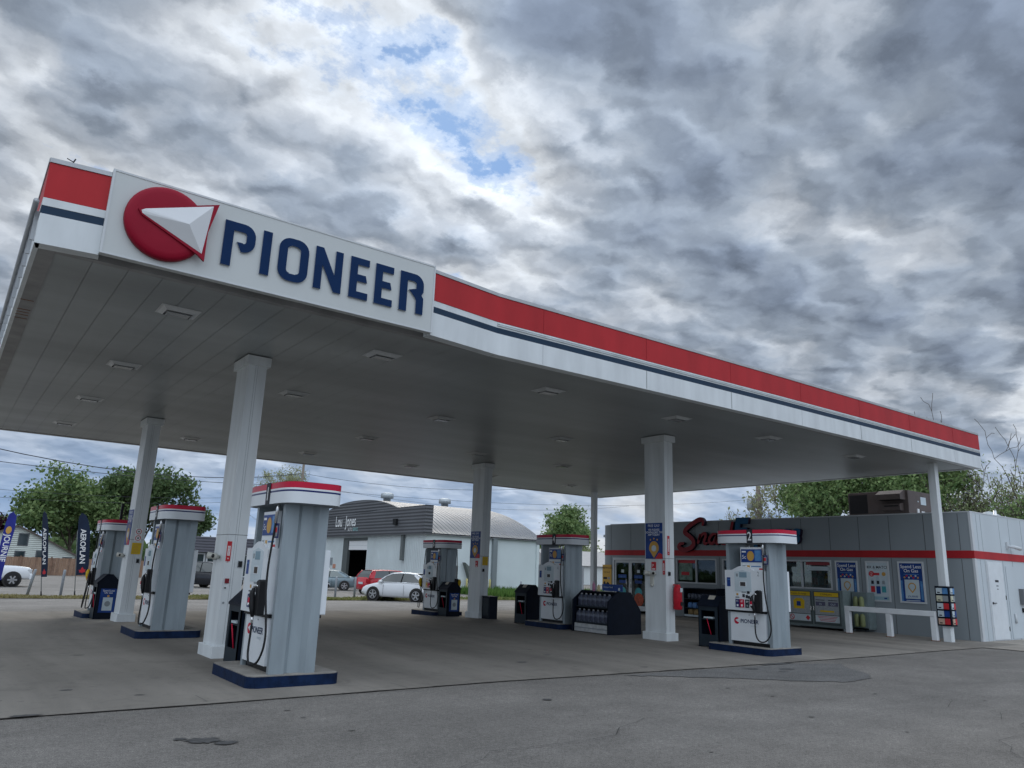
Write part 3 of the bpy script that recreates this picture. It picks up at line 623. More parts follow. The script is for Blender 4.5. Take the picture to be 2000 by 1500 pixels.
        mb = MB(); mb.tube([T3(*p) for p in pp], .0135, 8, BLACK); mb.build('hose', t)
        if variant:
            mb = MB(); mb.tube([T3(-.60, 1.16, .14), T3(-.60, 1.08, .15), T3(-.585, .98, .15), T3(-.57, .88, .14)], [.03, .055, .05, .03], 8, YEL); mb.fbox(fr, -.57, -.53, .85, 1.18, .0, .12, BLACK); mb.build('diesel_nozzle', t)
            mb = MB(); mb.tube([T3(-.57, .88, .14), T3(-.58, .6, .15), T3(-.62, .38, .17), T3(-.60, .22, .18), T3(-.53, .20, .18), T3(-.50, .4, .16), T3(-.52, 1.0, .10), T3(-.52, 1.6, .08), T3(-.50, 2.12, .06)], .013, 7, BLACK); mb.build('diesel_hose', t)
    if variant == 2:
        mb = MB(); mb.box(.06, .12, .1, .16, 2.4, 2.88, BLACK); mb.box(-.15, .25, -.25, .35, 2.4, 2.44, PRED); mb.build('hose_mast', t)
    return t
PX = (3.69, 13.65); PY = (9.82, 16.03, 22.25); nums = {(0, 0): '1', (0, 1): '3', (0, 2): '5', (1, 0): '2', (1, 1): '4', (1, 2): '6'}
plab = {(0, 0): 'grey and white fuel pump standing nearest the camera, with PIONEER on its white door', (0, 1): 'fuel pump in the left row, between the two white columns', (0, 2): 'farthest fuel pump of the left row, with a dark mast on top',
        (1, 0): 'fuel pump numbered 2 on its header, front right with an advert screen', (1, 1): 'fuel pump numbered 4, left of the black rack of washer jugs', (1, 2): 'fuel pump with a yellow nozzle, in front of the parked white hatchback'}
ilab = {(0, 0): 'blue-edged raised island under the fuel pump nearest the camera', (0, 1): 'blue-edged island under the pump between the two white columns', (0, 2): 'small dark blue island under the farthest pump on the left', (1, 0): 'blue-edged island under the pump numbered 2', (1, 1): 'dark island under the pump numbered 4', (1, 2): 'dark blue island under the pump in front of the white hatchback'}
for i in (0, 1):
    for j in (0, 1, 2):
        z = gz(PY[j]); isl = island(ilab[(i, j)]); isl.location = (PX[i], PY[j], z)
        p = make_pump(nums[(i, j)], 0 if j < 2 else (2 if i == 0 else 1)); p.location = (PX[i], PY[j], z); p['label'] = plab[(i, j)]
# ------------------------------------------------------------------ service bins
def make_bin(label, loc, poster=False, flap=False, wide=False):
    t = thing('service_bin', label, 'waste bin', loc, 0, 'gabled service bins beside the pumps', world=False)
    fr = FX(-.27)
    mb = MB()      # hollow carcass
    W_, D_ = .27, .35; E_ = .92
    mb.box(-W_, -W_ + .02, -D_, D_, 0.02, .28, DARK2); mb.box(-W_, -W_ + .02, -D_, -D_ + .12, .28, E_, DARK2); mb.box(-W_, -W_ + .02, D_ - .10, D_, .28, E_, DARK2); mb.box(-W_, -W_ + .02, -D_ + .12, D_ - .10, .80, E_, DARK2)
    mb.box(-W_ + .02, W_ - .02, -D_ + .02, D_ - .02, .02, .04, DARK); mb.box(W_ - .02, W_, -D_, D_, .02, E_, DARK); mb.box(-W_ + .021, W_ - .02, -D_ + .021, D_ - .021, .60, .62, DARK2)
    mb.build('body', t)
    for s in (-1, 1):
        mb = MB(); f2 = FY(-D_) if s < 0 else F((0, D_, 0), (-1, 0, 0), (0, 1, 0))
        mb.fpoly(f2, [(-W_, 0), (W_, 0), (W_, E_), (.07, E_ + .20), (-.07, E_ + .20), (-W_, E_)], -.018, 0, DARK); mb.build('end_panel', t, .004)
    mb = MB(); mb.fpoly(FY(-D_ - .02), [(-W_ - .02, E_ + .005), (-.075, E_ + .215), (.075, E_ + .215), (W_ + .02, E_ + .005), (W_ + .02, E_ - .03), (W_, E_ - .02), (.07, E_ + .185), (-.07, E_ + .185), (-W_, E_ - .02), (-W_ - .02, E_ - .03)], -(2 * D_ + .04), 0, DARK)
    lid = mb.build('lid', t)
    if flap:
        mb = MB(); mb.add([(-.20, -.12, E_ + .085), (-.09, -.12, E_ + .215), (-.09, .10, E_ + .215), (-.20, .10, E_ + .085)], [(0, 1, 2, 3)], M('paper_towel', (.45, .42, .36), .8)); mb.build('paper_towels', lid)
    mb = MB(); mb.tube([(-.285, .03, .62), (-.25, -.07, .28)], .011, 6, PRED); mb.build('squeegee_handle', t)
    mb = MB(); mb.box(-.268, -.12, -.14, .16, .632, .665, PALE); mb.build('towel_slot', t)
    if poster:
        mb = MB(); f2 = FY(-D_ - .001); mb.fbox(f2, -.17, .22, .17, .77, 0, .003, BLUEP); mb.fbox(f2, -.09, .15, .22, .55, .0032, .005, PALE); mb.ftext(f2, 'Spend Less', .025, .70, .065, .0035, TXTW, 'CENTER', bold=.01); mb.ftext(f2, 'On Gas', .025, .645, .065, .0035, TXTW, 'CENTER', bold=.01)
        mb.fdisc(f2, .03, .39, .07, .0052, .006, GREYP, 16); mb.fdisc(f2, .03, .585, .03, .0034, .0045, ORNG, 10); mb.build('poster', t)
    t.scale = (.9, .76, .93)
    return t
make_bin('dark service bin with red squeegee behind the nearest pump', (3.74, 11.10, 0))
make_bin('dark service bin with paper towels beside pump 2', (13.64, 10.89, 0), flap=True)
make_bin('dark service bin left of pump 4, with a folded towel on top', (13.64, 17.45, gz(17.4)), flap=True)
make_bin('dark service bin with blue poster in front of the pump near the hatchback', (13.50, 21.36, gz(21.3)), poster=True, flap=True)
make_bin('dark service bin with blue poster against the farthest left pump', (3.53, 21.36, gz(21.3)), poster=True)
mb = MB(); z_ = gz(19.5); mb.box(13.63, 13.92, 19.28, 19.68, z_, .62, DARK); mb.box(13.615, 13.935, 19.265, 19.695, .62, .645, DARK2); mb.box(13.622, 13.6295, 19.33, 19.63, .08, .58, DARK2)
single(mb, 'storage_bin', (13.77, 19.48, z_), 'low plain dark box standing at the foot of the far middle column', 'storage box', bevel=.006)

# ------------------------------------------------------------------ washer fluid rack
rk = thing('washer_fluid_rack', 'black display rack of washer fluid jugs between pump 4 and a column', 'display rack', (13.8, 14.4, 0))
sidep = [(13.22, 0), (14.36, 0), (14.34, .56), (13.99, 1.0), (13.55, 1.01), (13.23, .77)]
for ya in (13.75, 15.03):
    mb = MB(); mb.fpoly(FY(ya), sidep, -.04, 0, DARK); mb.build('side_panel', rk, .006)
mb = MB(); mb.box(13.26, 14.3, 13.791, 14.989, .22, .25, DARK2); mb.box(13.30, 14.25, 13.791, 14.989, .60, .63, DARK2); mb.box(13.6, 13.95, 13.791, 14.989, .96, .99, DARK); mb.box(13.80, 13.82, 13.791, 14.989, .03, .96, DARK); mb.build('shelf', rk)
mb = MB(); CR = M('crate_white', (.42, .44, .45), .6, var=.2, scale=10); mb.box(13.235, 13.30, 13.80, 14.98, .02, .21, CR); mb.box(13.228, 13.234, 13.80, 14.98, .10, .125, GREYP); mb.build('base_panel', rk)
mb = MB(); fs = FX(13.52); mb.fbox(fs, -14.25, -13.55, 1.02, 1.18, 0, .03, BLUEP); mb.ftext(fs, 'Washer Fluid', -14.2, 1.09, .06, .031, PALE); mb.fdisc(fs, -13.95, 1.08, .0, .03, .031, PALE, 8); mb.fdisc(fs, -13.65, 1.07, .035, .03, .032, PALE, 8); mb.build('header_sign', rk)
JUG = M('jug', (.085, .10, .14), .25, var=.6, scale=12); JCAP = M('jug_cap', (.32, .34, .37), .4)
def jug(x, y, z):
    m_ = MB(); m_.loft([[(a * k + 0, b * k, c_) for a, b in rect_arc(-.065, .065, -.08, .08, .03, 2)] for k, c_ in ((.95, 0), (1, .02), (1, .19), (.7, .25), (.3, .275))], JUG); m_.tube([(0, 0, .275), (0, 0, .305)], .024, 8, JCAP)
    m_.box(-.0665, -.065, -.055, .055, .05, .15, M('jug_label', (.05, .06, .10), .4, var=.5, scale=20))
    return m_
jm = jug(0, 0, 0).build('fluid_jug'); jm['group'] = 'washer fluid jugs on the black rack'; first = True
for lvl, (zz, xx) in enumerate(((.252, 13.34), (.632, 13.40))):
    for k in range(7):
        o = jm if first else jm.copy()
        if not first: COL.objects.link(o)
        first = False; o.location = (xx, 14.90 - k * .168, zz)
        tag(o, 'washer fluid jug on the %s shelf of the black rack' % ('upper' if lvl else 'lower') + ', ' + ['at its left end', 'second from the left', 'third from the left', 'in the middle', 'third from the right', 'second from the right', 'at its right end'][k], 'jug', 'washer fluid jugs on the black rack')
for n_, (x_, y_, m_, h_, lb) in enumerate(((13.7, 14.78, M('pink', (.45, .2, .32), .4), .24, 'pink bottle standing on top of the black rack'), (13.66, 14.55, M('cream', (.6, .52, .3), .4), .17, 'small cream bottle on the black rack beside its blue sign'))):
    mb = MB(); mb.lathe((x_, y_, .99), [(.035, 0), (.04, .02), (.04, h_ * .7), (.015, h_ * .85), (.015, h_)], 10, m_); single(mb, 'bottle', (x_, y_, .99), lb, 'bottle')
#@@COLUMNSTUFF
# ------------------------------------------------------------------ posters, signs and boxes on the columns
def loyalty_poster(name, x, yr, yl, zb, zt, label):
    fr = FX(x); u0, u1 = -yl, -yr; w_ = u1 - u0; h_ = zt - zb; uc = (u0 + u1) / 2; mb = MB()
    mb.fbox(fr, u0, u1, zb, zt, 0.003, .012, BLUEP); mb.fpoly(fr, [(u1 - w_ * .45, zb), (u1, zb), (u1, zb + h_ * .12), (u1 - w_ * .2, zb + h_ * .17)], .0122, .013, REDP)
    mb.ftext(fr, 'FREE GAS?', uc, zt - h_ * .11, w_ * .155, .0128, TXTW, 'CENTER')
    for k, s in enumerate(('YES PLEASE!', 'DOWNLOAD THE', 'APP TODAY')): mb.ftext(fr, s, uc, zt - h_ * (.22 + .07 * k), w_ * .13, .0128, TXTW, 'CENTER', bold=.01)
    P = [(uc + w_ * .29 * math.cos(a), zb + h_ * .29 + h_ * .20 * math.sin(a)) for a in [PI * i / 14 for i in range(-1, 16)]] + [(uc, zb + h_ * .02)]
    mb.fpoly(fr, P, .0125, .0145, ORNG); mb.fdisc(fr, uc, zb + h_ * .29, w_ * .14, .0146, .0155, PALE, 16)
    for a in (-.2, 0, .2): mb.fdisc(fr, uc + a * w_, zb + h_ * (.56 - abs(a) * .15), w_ * .04, .0125, .014, ORNG, 8)
    return single(mb, name, (x, (yr + yl) / 2, zb), label, 'poster', 'blue loyalty posters on the columns')
loyalty_poster('column_poster', 13.57, 12.30, 12.83, 1.81, 2.64, 'blue poster with amber drop on the column beside the fire extinguisher')
loyalty_poster('column_poster', 13.57, 19.83, 20.36, 1.76, 2.58, 'blue poster with amber drop on the far middle column')
loyalty_poster('column_poster', 3.61, 19.83, 20.36, 1.70, 2.52, 'blue poster seen edge-on on the far left column')
def red_square(x, y, z, label):
    fr = FX(x); mb = MB(); mb.fbox(fr, -y - .07, -y + .07, z - .19, z, .003, .01, REDP); mb.ftext(fr, 'P', -y - .02, z - .12, .10, .0105, TXTW, 'CENTER'); mb.fbox(fr, -y - .05, -y + .05, z - .175, z - .15, .0102, .011, TXTW)
    single(mb, 'warning_sign', (x, y, z - .19), label, 'sign')
red_square(13.57, 12.58, 1.74, 'small red square sign below the poster on the extinguisher column'); red_square(13.57, 19.98, 1.68, 'small red square sign on the far middle column')
def fire_strip(fr, u, z0_, z1_, loc, label):
    mb = MB(); mb.fbox(fr, u - .035, u + .035, z0_, z1_, .003, .008, REDP); mb.fbox(fr, u - .02, u + .02, z0_ + .08, z1_ - .07, .0082, .009, TXTW)
    O, Rr, Uu, Nn = fr; f2 = (O + Nn * .0095, Uu * -1, Rr, Nn); mb.ftext(f2, 'EXTINGUISHER', -(z1_ - .08), u - .014, min(.05, (z1_ - z0_) * .12), 0, REDP)
    mb.fpoly(fr, [(u - .015, z0_ + .05), (u, z0_ + .02), (u + .015, z0_ + .05)], .0083, .009, TXTW)
    single(mb, 'extinguisher_label', loc, label, 'sign')
fire_strip(FY(12.22), 13.67, 1.90, 2.34, (13.67, 12.22, 1.9), 'tall red extinguisher strip above the fire extinguisher'); fire_strip(FX(13.57), -12.27, 1.46, 1.78, (13.57, 12.27, 1.46), 'short red extinguisher strip beside the poster corner')
fire_strip(FY(12.22), 3.645, 1.42, 1.72, (3.64, 12.22, 1.42), 'red extinguisher strip on the near left column')
def socket(fr, u, z, loc, label, w_=.05, h_=.08):
    mb = MB(); mb.fbox(fr, u - w_ / 2 - .008, u + w_ / 2 + .008, z - h_ / 2 - .01, z + h_ / 2 + .01, .002, .006, GREYP); mb.fbox(fr, u - w_ / 2, u + w_ / 2, z - h_ / 2, z + h_ / 2, .006, .035, BLACK); single(mb, 'switch_box', loc, label, 'switch box', 'black switch boxes on columns')
socket(FY(12.22), 3.84, 1.38, (3.84, 12.22, 1.3), 'black switch box on the near left column'); socket(FY(12.22), 13.68, 1.48, (13.68, 12.22, 1.4), 'black switch box above the fire extinguisher')
socket(FY(19.75), 3.83, 1.34, (3.83, 19.75, 1.3), 'black switch box under the yellow notice on the far left column'); socket(FY(19.75), 13.66, 1.40, (13.66, 19.75, 1.35), 'black switch box under the yellow notice on the far middle column')
def notice(x, y, z, loc, label):
    fr = FY(y); mb = MB(); mb.fbox(fr, x - .10, x + .10, z - .13, z + .13, .003, .009, YEL)
    for k in range(6): mb.fbox(fr, x - .07, x + .07 - .03 * (k % 2), z + .08 - k * .035, z + .092 - k * .035, .0092, .010, ORNG)
    single(mb, 'safety_notice', loc, label, 'sign')
notice(3.76, 19.75, 1.62, (3.76, 19.75, 1.5), 'yellow notice on the far left column'); notice(13.72, 19.75, 1.68, (13.72, 19.75, 1.5), 'yellow notice on the far middle column')
mb = MB(); fr = FY(19.75)
for k in (0, 1):
    mb.fbox(fr, 3.69, 3.84, 1.79 + k * .15, 1.93 + k * .15, .003, .006, TXTW); cxx, czz = 3.765, 1.86 + k * .15
    mb.stroke(fr, [(cxx + .055 * math.cos(2 * PI * i / 16), czz + .055 * math.sin(2 * PI * i / 16)) for i in range(16)], .014, .0062, .008, REDP, closed=True); mb.fdisc(fr, cxx, czz, .02, .0062, .0075, TXTK, 8)
single(mb, 'prohibition_sign', (3.765, 19.75, 1.79), 'double red ring prohibition sign on the far left column', 'sign')
CREAM = M('camera_cream', (.52, .52, .47), .4)
def dome(x, y, z, label, low=False):
    t = thing('security_camera', label, 'camera', (x, y, z))
    mb = MB(); mb.tube([(x, y + .10, z), (x - .05, y + .10, z)], .05, 12, CREAM); mb.tube([(x - .03, y + .10, z + .01), (x - .13, y + .15, z + .02)], [.045, .055], 12, CREAM); mb.tube([(x - .03, y - .08, z), (x - .12, y - .13, z + .01)], [.035, .045], 12, CREAM); mb.build('housing', t)
    mb = MB(); mb.tube([(x - .12, y - .13, z + .01), (x - .128, y - .134, z + .011)], .03, 12, BLACK); mb.tube([(x - .13, y + .15, z + .02), (x - .137, y + .154, z + .021)], .035, 12, GREYP); mb.build('lens', t)
    mb = MB(); mb.box(x - .03, x, y - .08, y + .10, z - .02, z + .02, CREAM); mb.build('bracket', t)
    if low: mb = MB(); mb.box(x - .05, x, y - .04, y + .04, z - .24, z - .03, CREAM); mb.tube([(x - .025, y, z - .24), (x - .03, y, z - .29)], [.045, .03], 10, CREAM); mb.build('sensor', t)
dome(3.61, 12.60, 1.48, 'pair of white spotlights or cameras on the near left column'); dome(13.57, 12.62, 1.47, 'cream camera and sensor under the poster on the extinguisher column', True); dome(3.61, 20.2, 1.45, 'white camera on the far left column')
mb = MB(); fr = FY(12.22); mb.fbox(fr, 3.64, 3.70, 1.09, 1.16, .002, .02, M('deep_red', (.2, .02, .03), .5)); mb.fdisc(fr, 3.655, 1.02, .012, .002, .02, BLACK, 8); mb.fdisc(fr, 3.655, .80, .016, .002, .012, GREYP, 8); single(mb, 'emergency_button', (3.66, 12.22, 1.1), 'small dark red emergency button on the near left column', 'button')
ex = thing('fire_extinguisher', 'red covered fire extinguisher hanging on the middle column', 'fire extinguisher', (13.91, 12.13, .69))
mb = MB(); mb.lathe((13.84, 12.11, .69), [(.085, 0), (.10, .02), (.102, .30), (.097, .42), (.08, .50), (.045, .545)], 16, M('ext_red', (.48, .015, .03), .45, var=.15, scale=12, bump=.3, bscale=10)); mb.build('cover', ex)
mb = MB(); mb.box(13.82, 13.92, 11.995, 12.03, .78, .86, BLACK); mb.fbox(FY(12.015), 13.82, 13.90, 1.08, 1.17, 0, .006, PALE); mb.build('tag', ex); mb = MB(); mb.box(13.805, 13.875, 12.06, 12.21, 1.22, 1.25, REDP); mb.build('handle', ex)
mb = MB(); mb.box(13.80, 13.86, 12.20, 12.219, .8, 1.2, GREYP); mb.build('bracket', ex)
# newspaper rack round the shop-side support
nr = thing('leaflet_rack', 'black rack of leaflets and papers strapped round the thin support by the shop', 'leaflet rack', (21.8, 9.8, .4))
mb = MB(); mb.box(21.70, 21.74, 9.64, 10.0, .40, 1.42, DARK); mb.box(21.742, 22.0, 9.64, 9.68, .40, 1.42, DARK); mb.build('frame', nr)
cols = [REDP, BLUEL, PALE, GREYP, REDP, BLUEP, PALE, REDP, GREYP, PALE]
for k in range(5):
    for fr, a, b in ((FX(21.70), -9.985, -9.655), (FY(9.64), 21.73, 21.98)):
        mb = MB(); z_ = .44 + k * .195; mb.fbox(fr, a + .02, a + (b - a) * .52, z_, z_ + .15, .002, .02, (M('tan', (.5, .36, .28), .5), PALE, PALE, M('cream2', (.55, .55, .42), .5), PALE)[k % 5]); mb.fbox(fr, a + (b - a) * .55, b - .02, z_, z_ + .15, .002, .02, (REDP, BLUEP, REDP, GREYP, BLUEL)[k]); mb.fbox(fr, a + .05, a + .12, z_ + .02, z_ + .05, .0205, .021, TXTK); mb.build('leaflet_pocket', nr)
#@@STORE
# ================================================================== shop
SX = 23.1; SH = 3.47; YR, YL = 9.5, 23.9
st = thing('shop_building', 'low grey panelled shop with red band round its walls', 'shop', (30, 17, 0))
opens = [(-23.75, -21.8, 0, 2.10), (-20.27, -18.33, 1.18, 2.10), (-18.08, -16.2, 1.18, 2.10), (-15.95, -13.78, 1.18, 2.10)]
fr = FX(SX); mb = MB()
us = sorted({-YL, -YR, *[a for o in opens for a in o[:2]]})
for a, b in zip(us[:-1], us[1:]):
    op = [o for o in opens if o[0] <= a and b <= o[1]]
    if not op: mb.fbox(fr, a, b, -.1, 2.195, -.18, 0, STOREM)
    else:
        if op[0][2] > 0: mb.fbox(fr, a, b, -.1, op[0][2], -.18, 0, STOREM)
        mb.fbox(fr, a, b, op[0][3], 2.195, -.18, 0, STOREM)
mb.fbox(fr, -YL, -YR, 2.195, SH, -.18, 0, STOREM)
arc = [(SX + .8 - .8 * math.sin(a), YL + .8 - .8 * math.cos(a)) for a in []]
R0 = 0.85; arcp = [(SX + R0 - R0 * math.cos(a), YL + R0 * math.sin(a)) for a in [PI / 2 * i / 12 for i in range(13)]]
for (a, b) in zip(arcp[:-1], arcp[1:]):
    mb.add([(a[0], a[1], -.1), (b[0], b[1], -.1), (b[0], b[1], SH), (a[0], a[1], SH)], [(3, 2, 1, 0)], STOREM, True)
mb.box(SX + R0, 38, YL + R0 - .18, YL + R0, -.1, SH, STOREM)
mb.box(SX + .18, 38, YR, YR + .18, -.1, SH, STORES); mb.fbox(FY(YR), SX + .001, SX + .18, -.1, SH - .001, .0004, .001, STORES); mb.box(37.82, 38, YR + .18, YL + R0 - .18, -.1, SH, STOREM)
wall = mb.build('wall', st)
for y in (9.84, 10.8, 11.83, 12.8, 13.78, 14.8, 15.95, 17.2, 18.2, 19.3, 20.4, 21.6, 22.7, 23.86):
    mb = MB(); mb.fbox(fr, -y, -y + .016, 2.42, SH - .03, 0, .003, JOINT); mb.build('wall_joint', wall)
    if not any(o[0] - .02 < -y < o[1] + .02 for o in opens): mb = MB(); mb.fbox(fr, -y, -y + .016, 0, 2.18, 0, .003, JOINT); mb.build('wall_joint', wall)
for x in (23.45, 23.72, 24.93, 25.6, 26.5, 27.4, 28.3, 29.2, 30.2): mb = MB(); mb.fbox(FY(YR), x, x + .010, 0 if x > 24.9 or x < 23.7 else 2.42, SH - .03, 0, .004, GREYP); mb.build('wall_joint', wall)
mb = MB(); mb.fbox(fr, -YL, -YR + .017, 2.20, 2.41, 0.001, .017, REDF); mb.fbox(FY(YR), SX, 38, 2.20, 2.41, 0.001, .017, REDF)
ar2 = [(SX - .012 + (R0 + .012) * (1 - math.cos(a)), YL + (R0 + .012) * math.sin(a)) for a in [PI / 2 * i / 12 for i in range(13)]]
for (a, b) in zip(ar2[:-1], ar2[1:]): mb.add([(a[0], a[1], 2.20), (b[0], b[1], 2.20), (b[0], b[1], 2.41), (a[0], a[1], 2.41)], [(3, 2, 1, 0)], REDF, True)
mb.build('red_band', st)
mb = MB(); mb.fbox(fr, -YL, -YR - .2, SH, SH + .03, -.2, .01, STORET); mb.box(SX - .01, 38.02, YR - .01, YR + .2, SH + .001, SH + .032, STORET); mb.build('wall_cap', st)
mb = MB(); mb.box(SX - .012, SX + .13, YR - .012, YR - .001, 0, SH - .002, STORET); mb.box(SX - .012, SX - .001, YR - .0005, YR + .05, 0, SH - .002, STORET); mb.build('corner_trim', st)
mb = MB(); mb.box(SX + .2, 37.8, YR + .2, YL + R0 - .2, SH - .5, SH - .4, CAPM); mb.build('roof', st)
# a dim room behind the glass
INT = M('interior_wall', (.16, .17, .17), .8, var=.2); mb = MB(); mb.box(SX + .2, 28, YR + .2, YL + R0 - .22, .0, .02, INT); mb.box(27.9, 28, YR + .2, YL + R0 - .22, .02, 2.9, INT); mb.box(SX + .2, 28, YR + .2, YL + R0 - .22, 2.6, 2.62, INT); mb.build('interior', st)
shelfc = [REDP, BLUEP, YEL, PALE, CYAN, GREYP, ORNG, M('green_pack', (.05, .2, .06), .5), DARK2]
mb = MB(); rg = random.Random(3)
for (ya, yb, xx) in ((18.2, 20.3, 24.2), (16.1, 18.1, 24.6), (13.7, 16.0, 24.4), (21.5, 23.5, 26.0)):
    for k in range(4):
        z_ = .55 + .38 * k; mb.box(xx, xx + .4, ya, yb, z_ - .02, z_, DARK2); y = ya + .03
        while y < yb - .15:
            wd = rg.uniform(.07, .16); mb.box(xx + .02, xx + .2, y, y + wd * .9, z_ + .001, z_ + rg.uniform(.12, .3), rg.choice(shelfc)); y += wd
mb.build('stocked_shelf', st)
# glazing
GL = bpy.data.materials.new('window_glass'); GL.use_nodes = True; t_ = GL.node_tree; t_.nodes.clear()
o_ = t_.nodes.new('ShaderNodeOutputMaterial'); g_ = t_.nodes.new('ShaderNodeBsdfGlossy'); g_.inputs['Roughness'].default_value = .02; g_.inputs['Color'].default_value = (.7, .8, .85, 1); tr_ = t_.nodes.new('ShaderNodeBsdfTransparent'); tr_.inputs['Color'].default_value = (.55, .62, .62, 1)
fz = t_.nodes.new('ShaderNodeFresnel'); fz.inputs[0].default_value = 1.7; mx_ = t_.nodes.new('ShaderNodeMixShader'); t_.links.new(fz.outputs[0], mx_.inputs[0]); t_.links.new(tr_.outputs[0], mx_.inputs[1]); t_.links.new(g_.outputs[0], mx_.inputs[2]); t_.links.new(mx_.outputs[0], o_.inputs[0])
for k, (a, b, c, d) in enumerate(opens[1:]):
    m1 = MB(); t = .05
    m1.fbox(fr, a, a + t, c, d, -.10, .006, STORET); m1.fbox(fr, b - t, b, c, d, -.10, .006, STORET); m1.fbox(fr, a + t, b - t, c, c + t, -.10, .02, STORET); m1.fbox(fr, a + t, b - t, d - t, d, -.10, .006, STORET)
    m1.fbox(fr, (a + b) / 2 - .02, (a + b) / 2 + .02, c + t, d - t, -.10, .0, STORET)
    wi = m1.build('window', st); m1 = MB(); m1.fbox(fr, a + t, b - t, c + t, d - t, -.075, -.065, GL); m1.build('pane', wi)
    m1 = MB()
    if k == 0:
        m1.fbox(fr, a + .1, a + .75, c + .12, d - .16, -.064, -.06, M('menu_print', (.16, .24, .2), .5, var=.5, scale=7)); m1.fbox(fr, a + .08, a + .95, d - .17, d - .06, -.0635, -.059, REDP); m1.fbox(fr, a + .22, a + .6, c + .3, c + .42, -.0595, -.058, REDP)
    elif k == 2: m1.fbox(fr, b - .95, b - .08, d - .16, d - .06, -.064, -.06, M('faded_red', (.3, .06, .07), .6)); m1.fbox(fr, b - .9, b - .1, d - .33, d - .2, -.063, -.061, PALE)
    else: m1.fbox(fr, a + .1, a + .6, c + .1, c + .5, -.064, -.06, BLUEP)
    m1.build('window_poster', wi)
m1 = MB(); a, b, c, d = opens[0]
m1.fbox(fr, a, a + .07, 0, d, -.12, .006, STORET); m1.fbox(fr, b - .07, b, 0, d, -.12, .006, STORET); m1.fbox(fr, a + .07, b - .07, d - .10, d, -.12, .006, STORET); m1.build('door_frame', st)
for (u0, u1) in ((a + .075, (a + b) / 2 - .003), ((a + b) / 2 + .003, b - .075)):
    m1 = MB()
    for q in ((u0, u0 + .08, .02, d - .105), (u1 - .08, u1, .02, d - .105), (u0 + .08, u1 - .08, .02, .2), (u0 + .08, u1 - .08, d - .2, d - .105)): m1.fbox(fr, *q, -.09, -.04, STORET)
    dr = m1.build('glass_door', st); m1 = MB(); m1.fbox(fr, u0 + .08, u1 - .08, .2, d - .2, -.07, -.06, GL); m1.build('pane', dr)
    m1 = MB(); uc = (u0 + u1) / 2; m1.fbox(fr, uc - .08, uc + .08, 1.50, 1.62, -.0595, -.056, PALE); m1.fbox(fr, uc - .25, uc + .22, 1.28, 1.42, -.0595, -.056, BLUEP); m1.ftext(fr, 'FREE GAS', uc, 1.31, .085, -.055, BLUEL, 'CENTER'); m1.fbox(fr, uc - .2, uc + .2, 1.08, 1.2, -.0595, -.056, BLUEP); m1.fdisc(fr, uc, .72, .2, -.0595, -.056, CYAN, 20); m1.fdisc(fr, uc + .02, .45, .26, -.0555, -.052, M('food_orange', (.4, .08, .04), .5, var=.4, scale=9), 20); m1.build('door_sticker', dr)
    m1 = MB(); m1.tube([fr[0] + fr[1] * ((a + b) / 2 + (.13 if u0 > (a + b) / 2 - .1 else -.13)) + Vector((-.05, 0, z_)) for z_ in (.9, 1.25)], .015, 8, CHROME); m1.build('handle', dr)
# side door and boxes on the side wall
f2 = FY(YR); m1 = MB(); m1.fbox(f2, 23.74, 24.80, 0.0, 2.17, .0005, .02, STORET); m1.fbox(f2, 23.79, 24.75, .03, 2.13, .0205, .04, DOORW); sd = m1.build('side_door', st)
m1 = MB(); m1.fbox(f2, 24.17, 24.40, 1.58, 1.64, .0405, .042, TXTK); m1.fbox(f2, 24.22, 24.36, 1.46, 1.50, .0405, .042, GREYP); m1.fbox(f2, 24.24, 24.34, 1.38, 1.40, .0405, .042, TXTK); m1.build('door_notice', sd)
m1 = MB(); m1.fbox(f2, 23.86, 24.04, 1.0, 1.02, .05, .08, BLACK); m1.fdisc(f2, 23.87, 1.01, .03, .04, .06, BLACK, 10); m1.build('handle', sd)
m1 = MB(); m1.fbox(f2, 24.76, 24.79, 1.10, 1.22, .041, .05, BLACK); m1.fbox(f2, 24.76, 24.79, .25, .37, .041, .05, BLACK); m1.build('hinge', sd)
m1 = MB(); m1.fbox(f2, 25.05, 25.75, .03, 2.05, .0045, .014, STORES); m1.build('access_panel', st)
m1 = MB(); m1.fbox(f2, 25.82, 26.4, .98, 1.42, .003, .12, M('meter_grey', (.16, .17, .18), .5)); m1.fbox(f2, 25.9, 26.0, .75, .87, .003, .04, BLACK); m1.fbox(f2, 26.05, 26.15, .45, .55, .003, .05, BLACK); m1.build('meter_box', st)
m1 = MB(); m1.tube([(25.3, YR - .04, .45), (25.3, YR - .04, .72)], .03, 8, STORET); m1.build('drain_pipe', st)
m1 = MB(); m1.box(25.28, 25.36, YR - .05, YR - .003, 2.55, 2.75, STORET); m1.tube([(25.32, YR - .05, 2.62), (25.36, YR - .2, 2.60), (25.7, YR - .22, 2.57)], [.03, .05, .06], 10, STORET); m1.build('wall_lamp', st, .005)
m1 = MB(); m1.lathe((24.6, 10.1, SH), [(.05, -.3), (.05, .1)], 8, STORET); m1.build('vent_pipe', st)
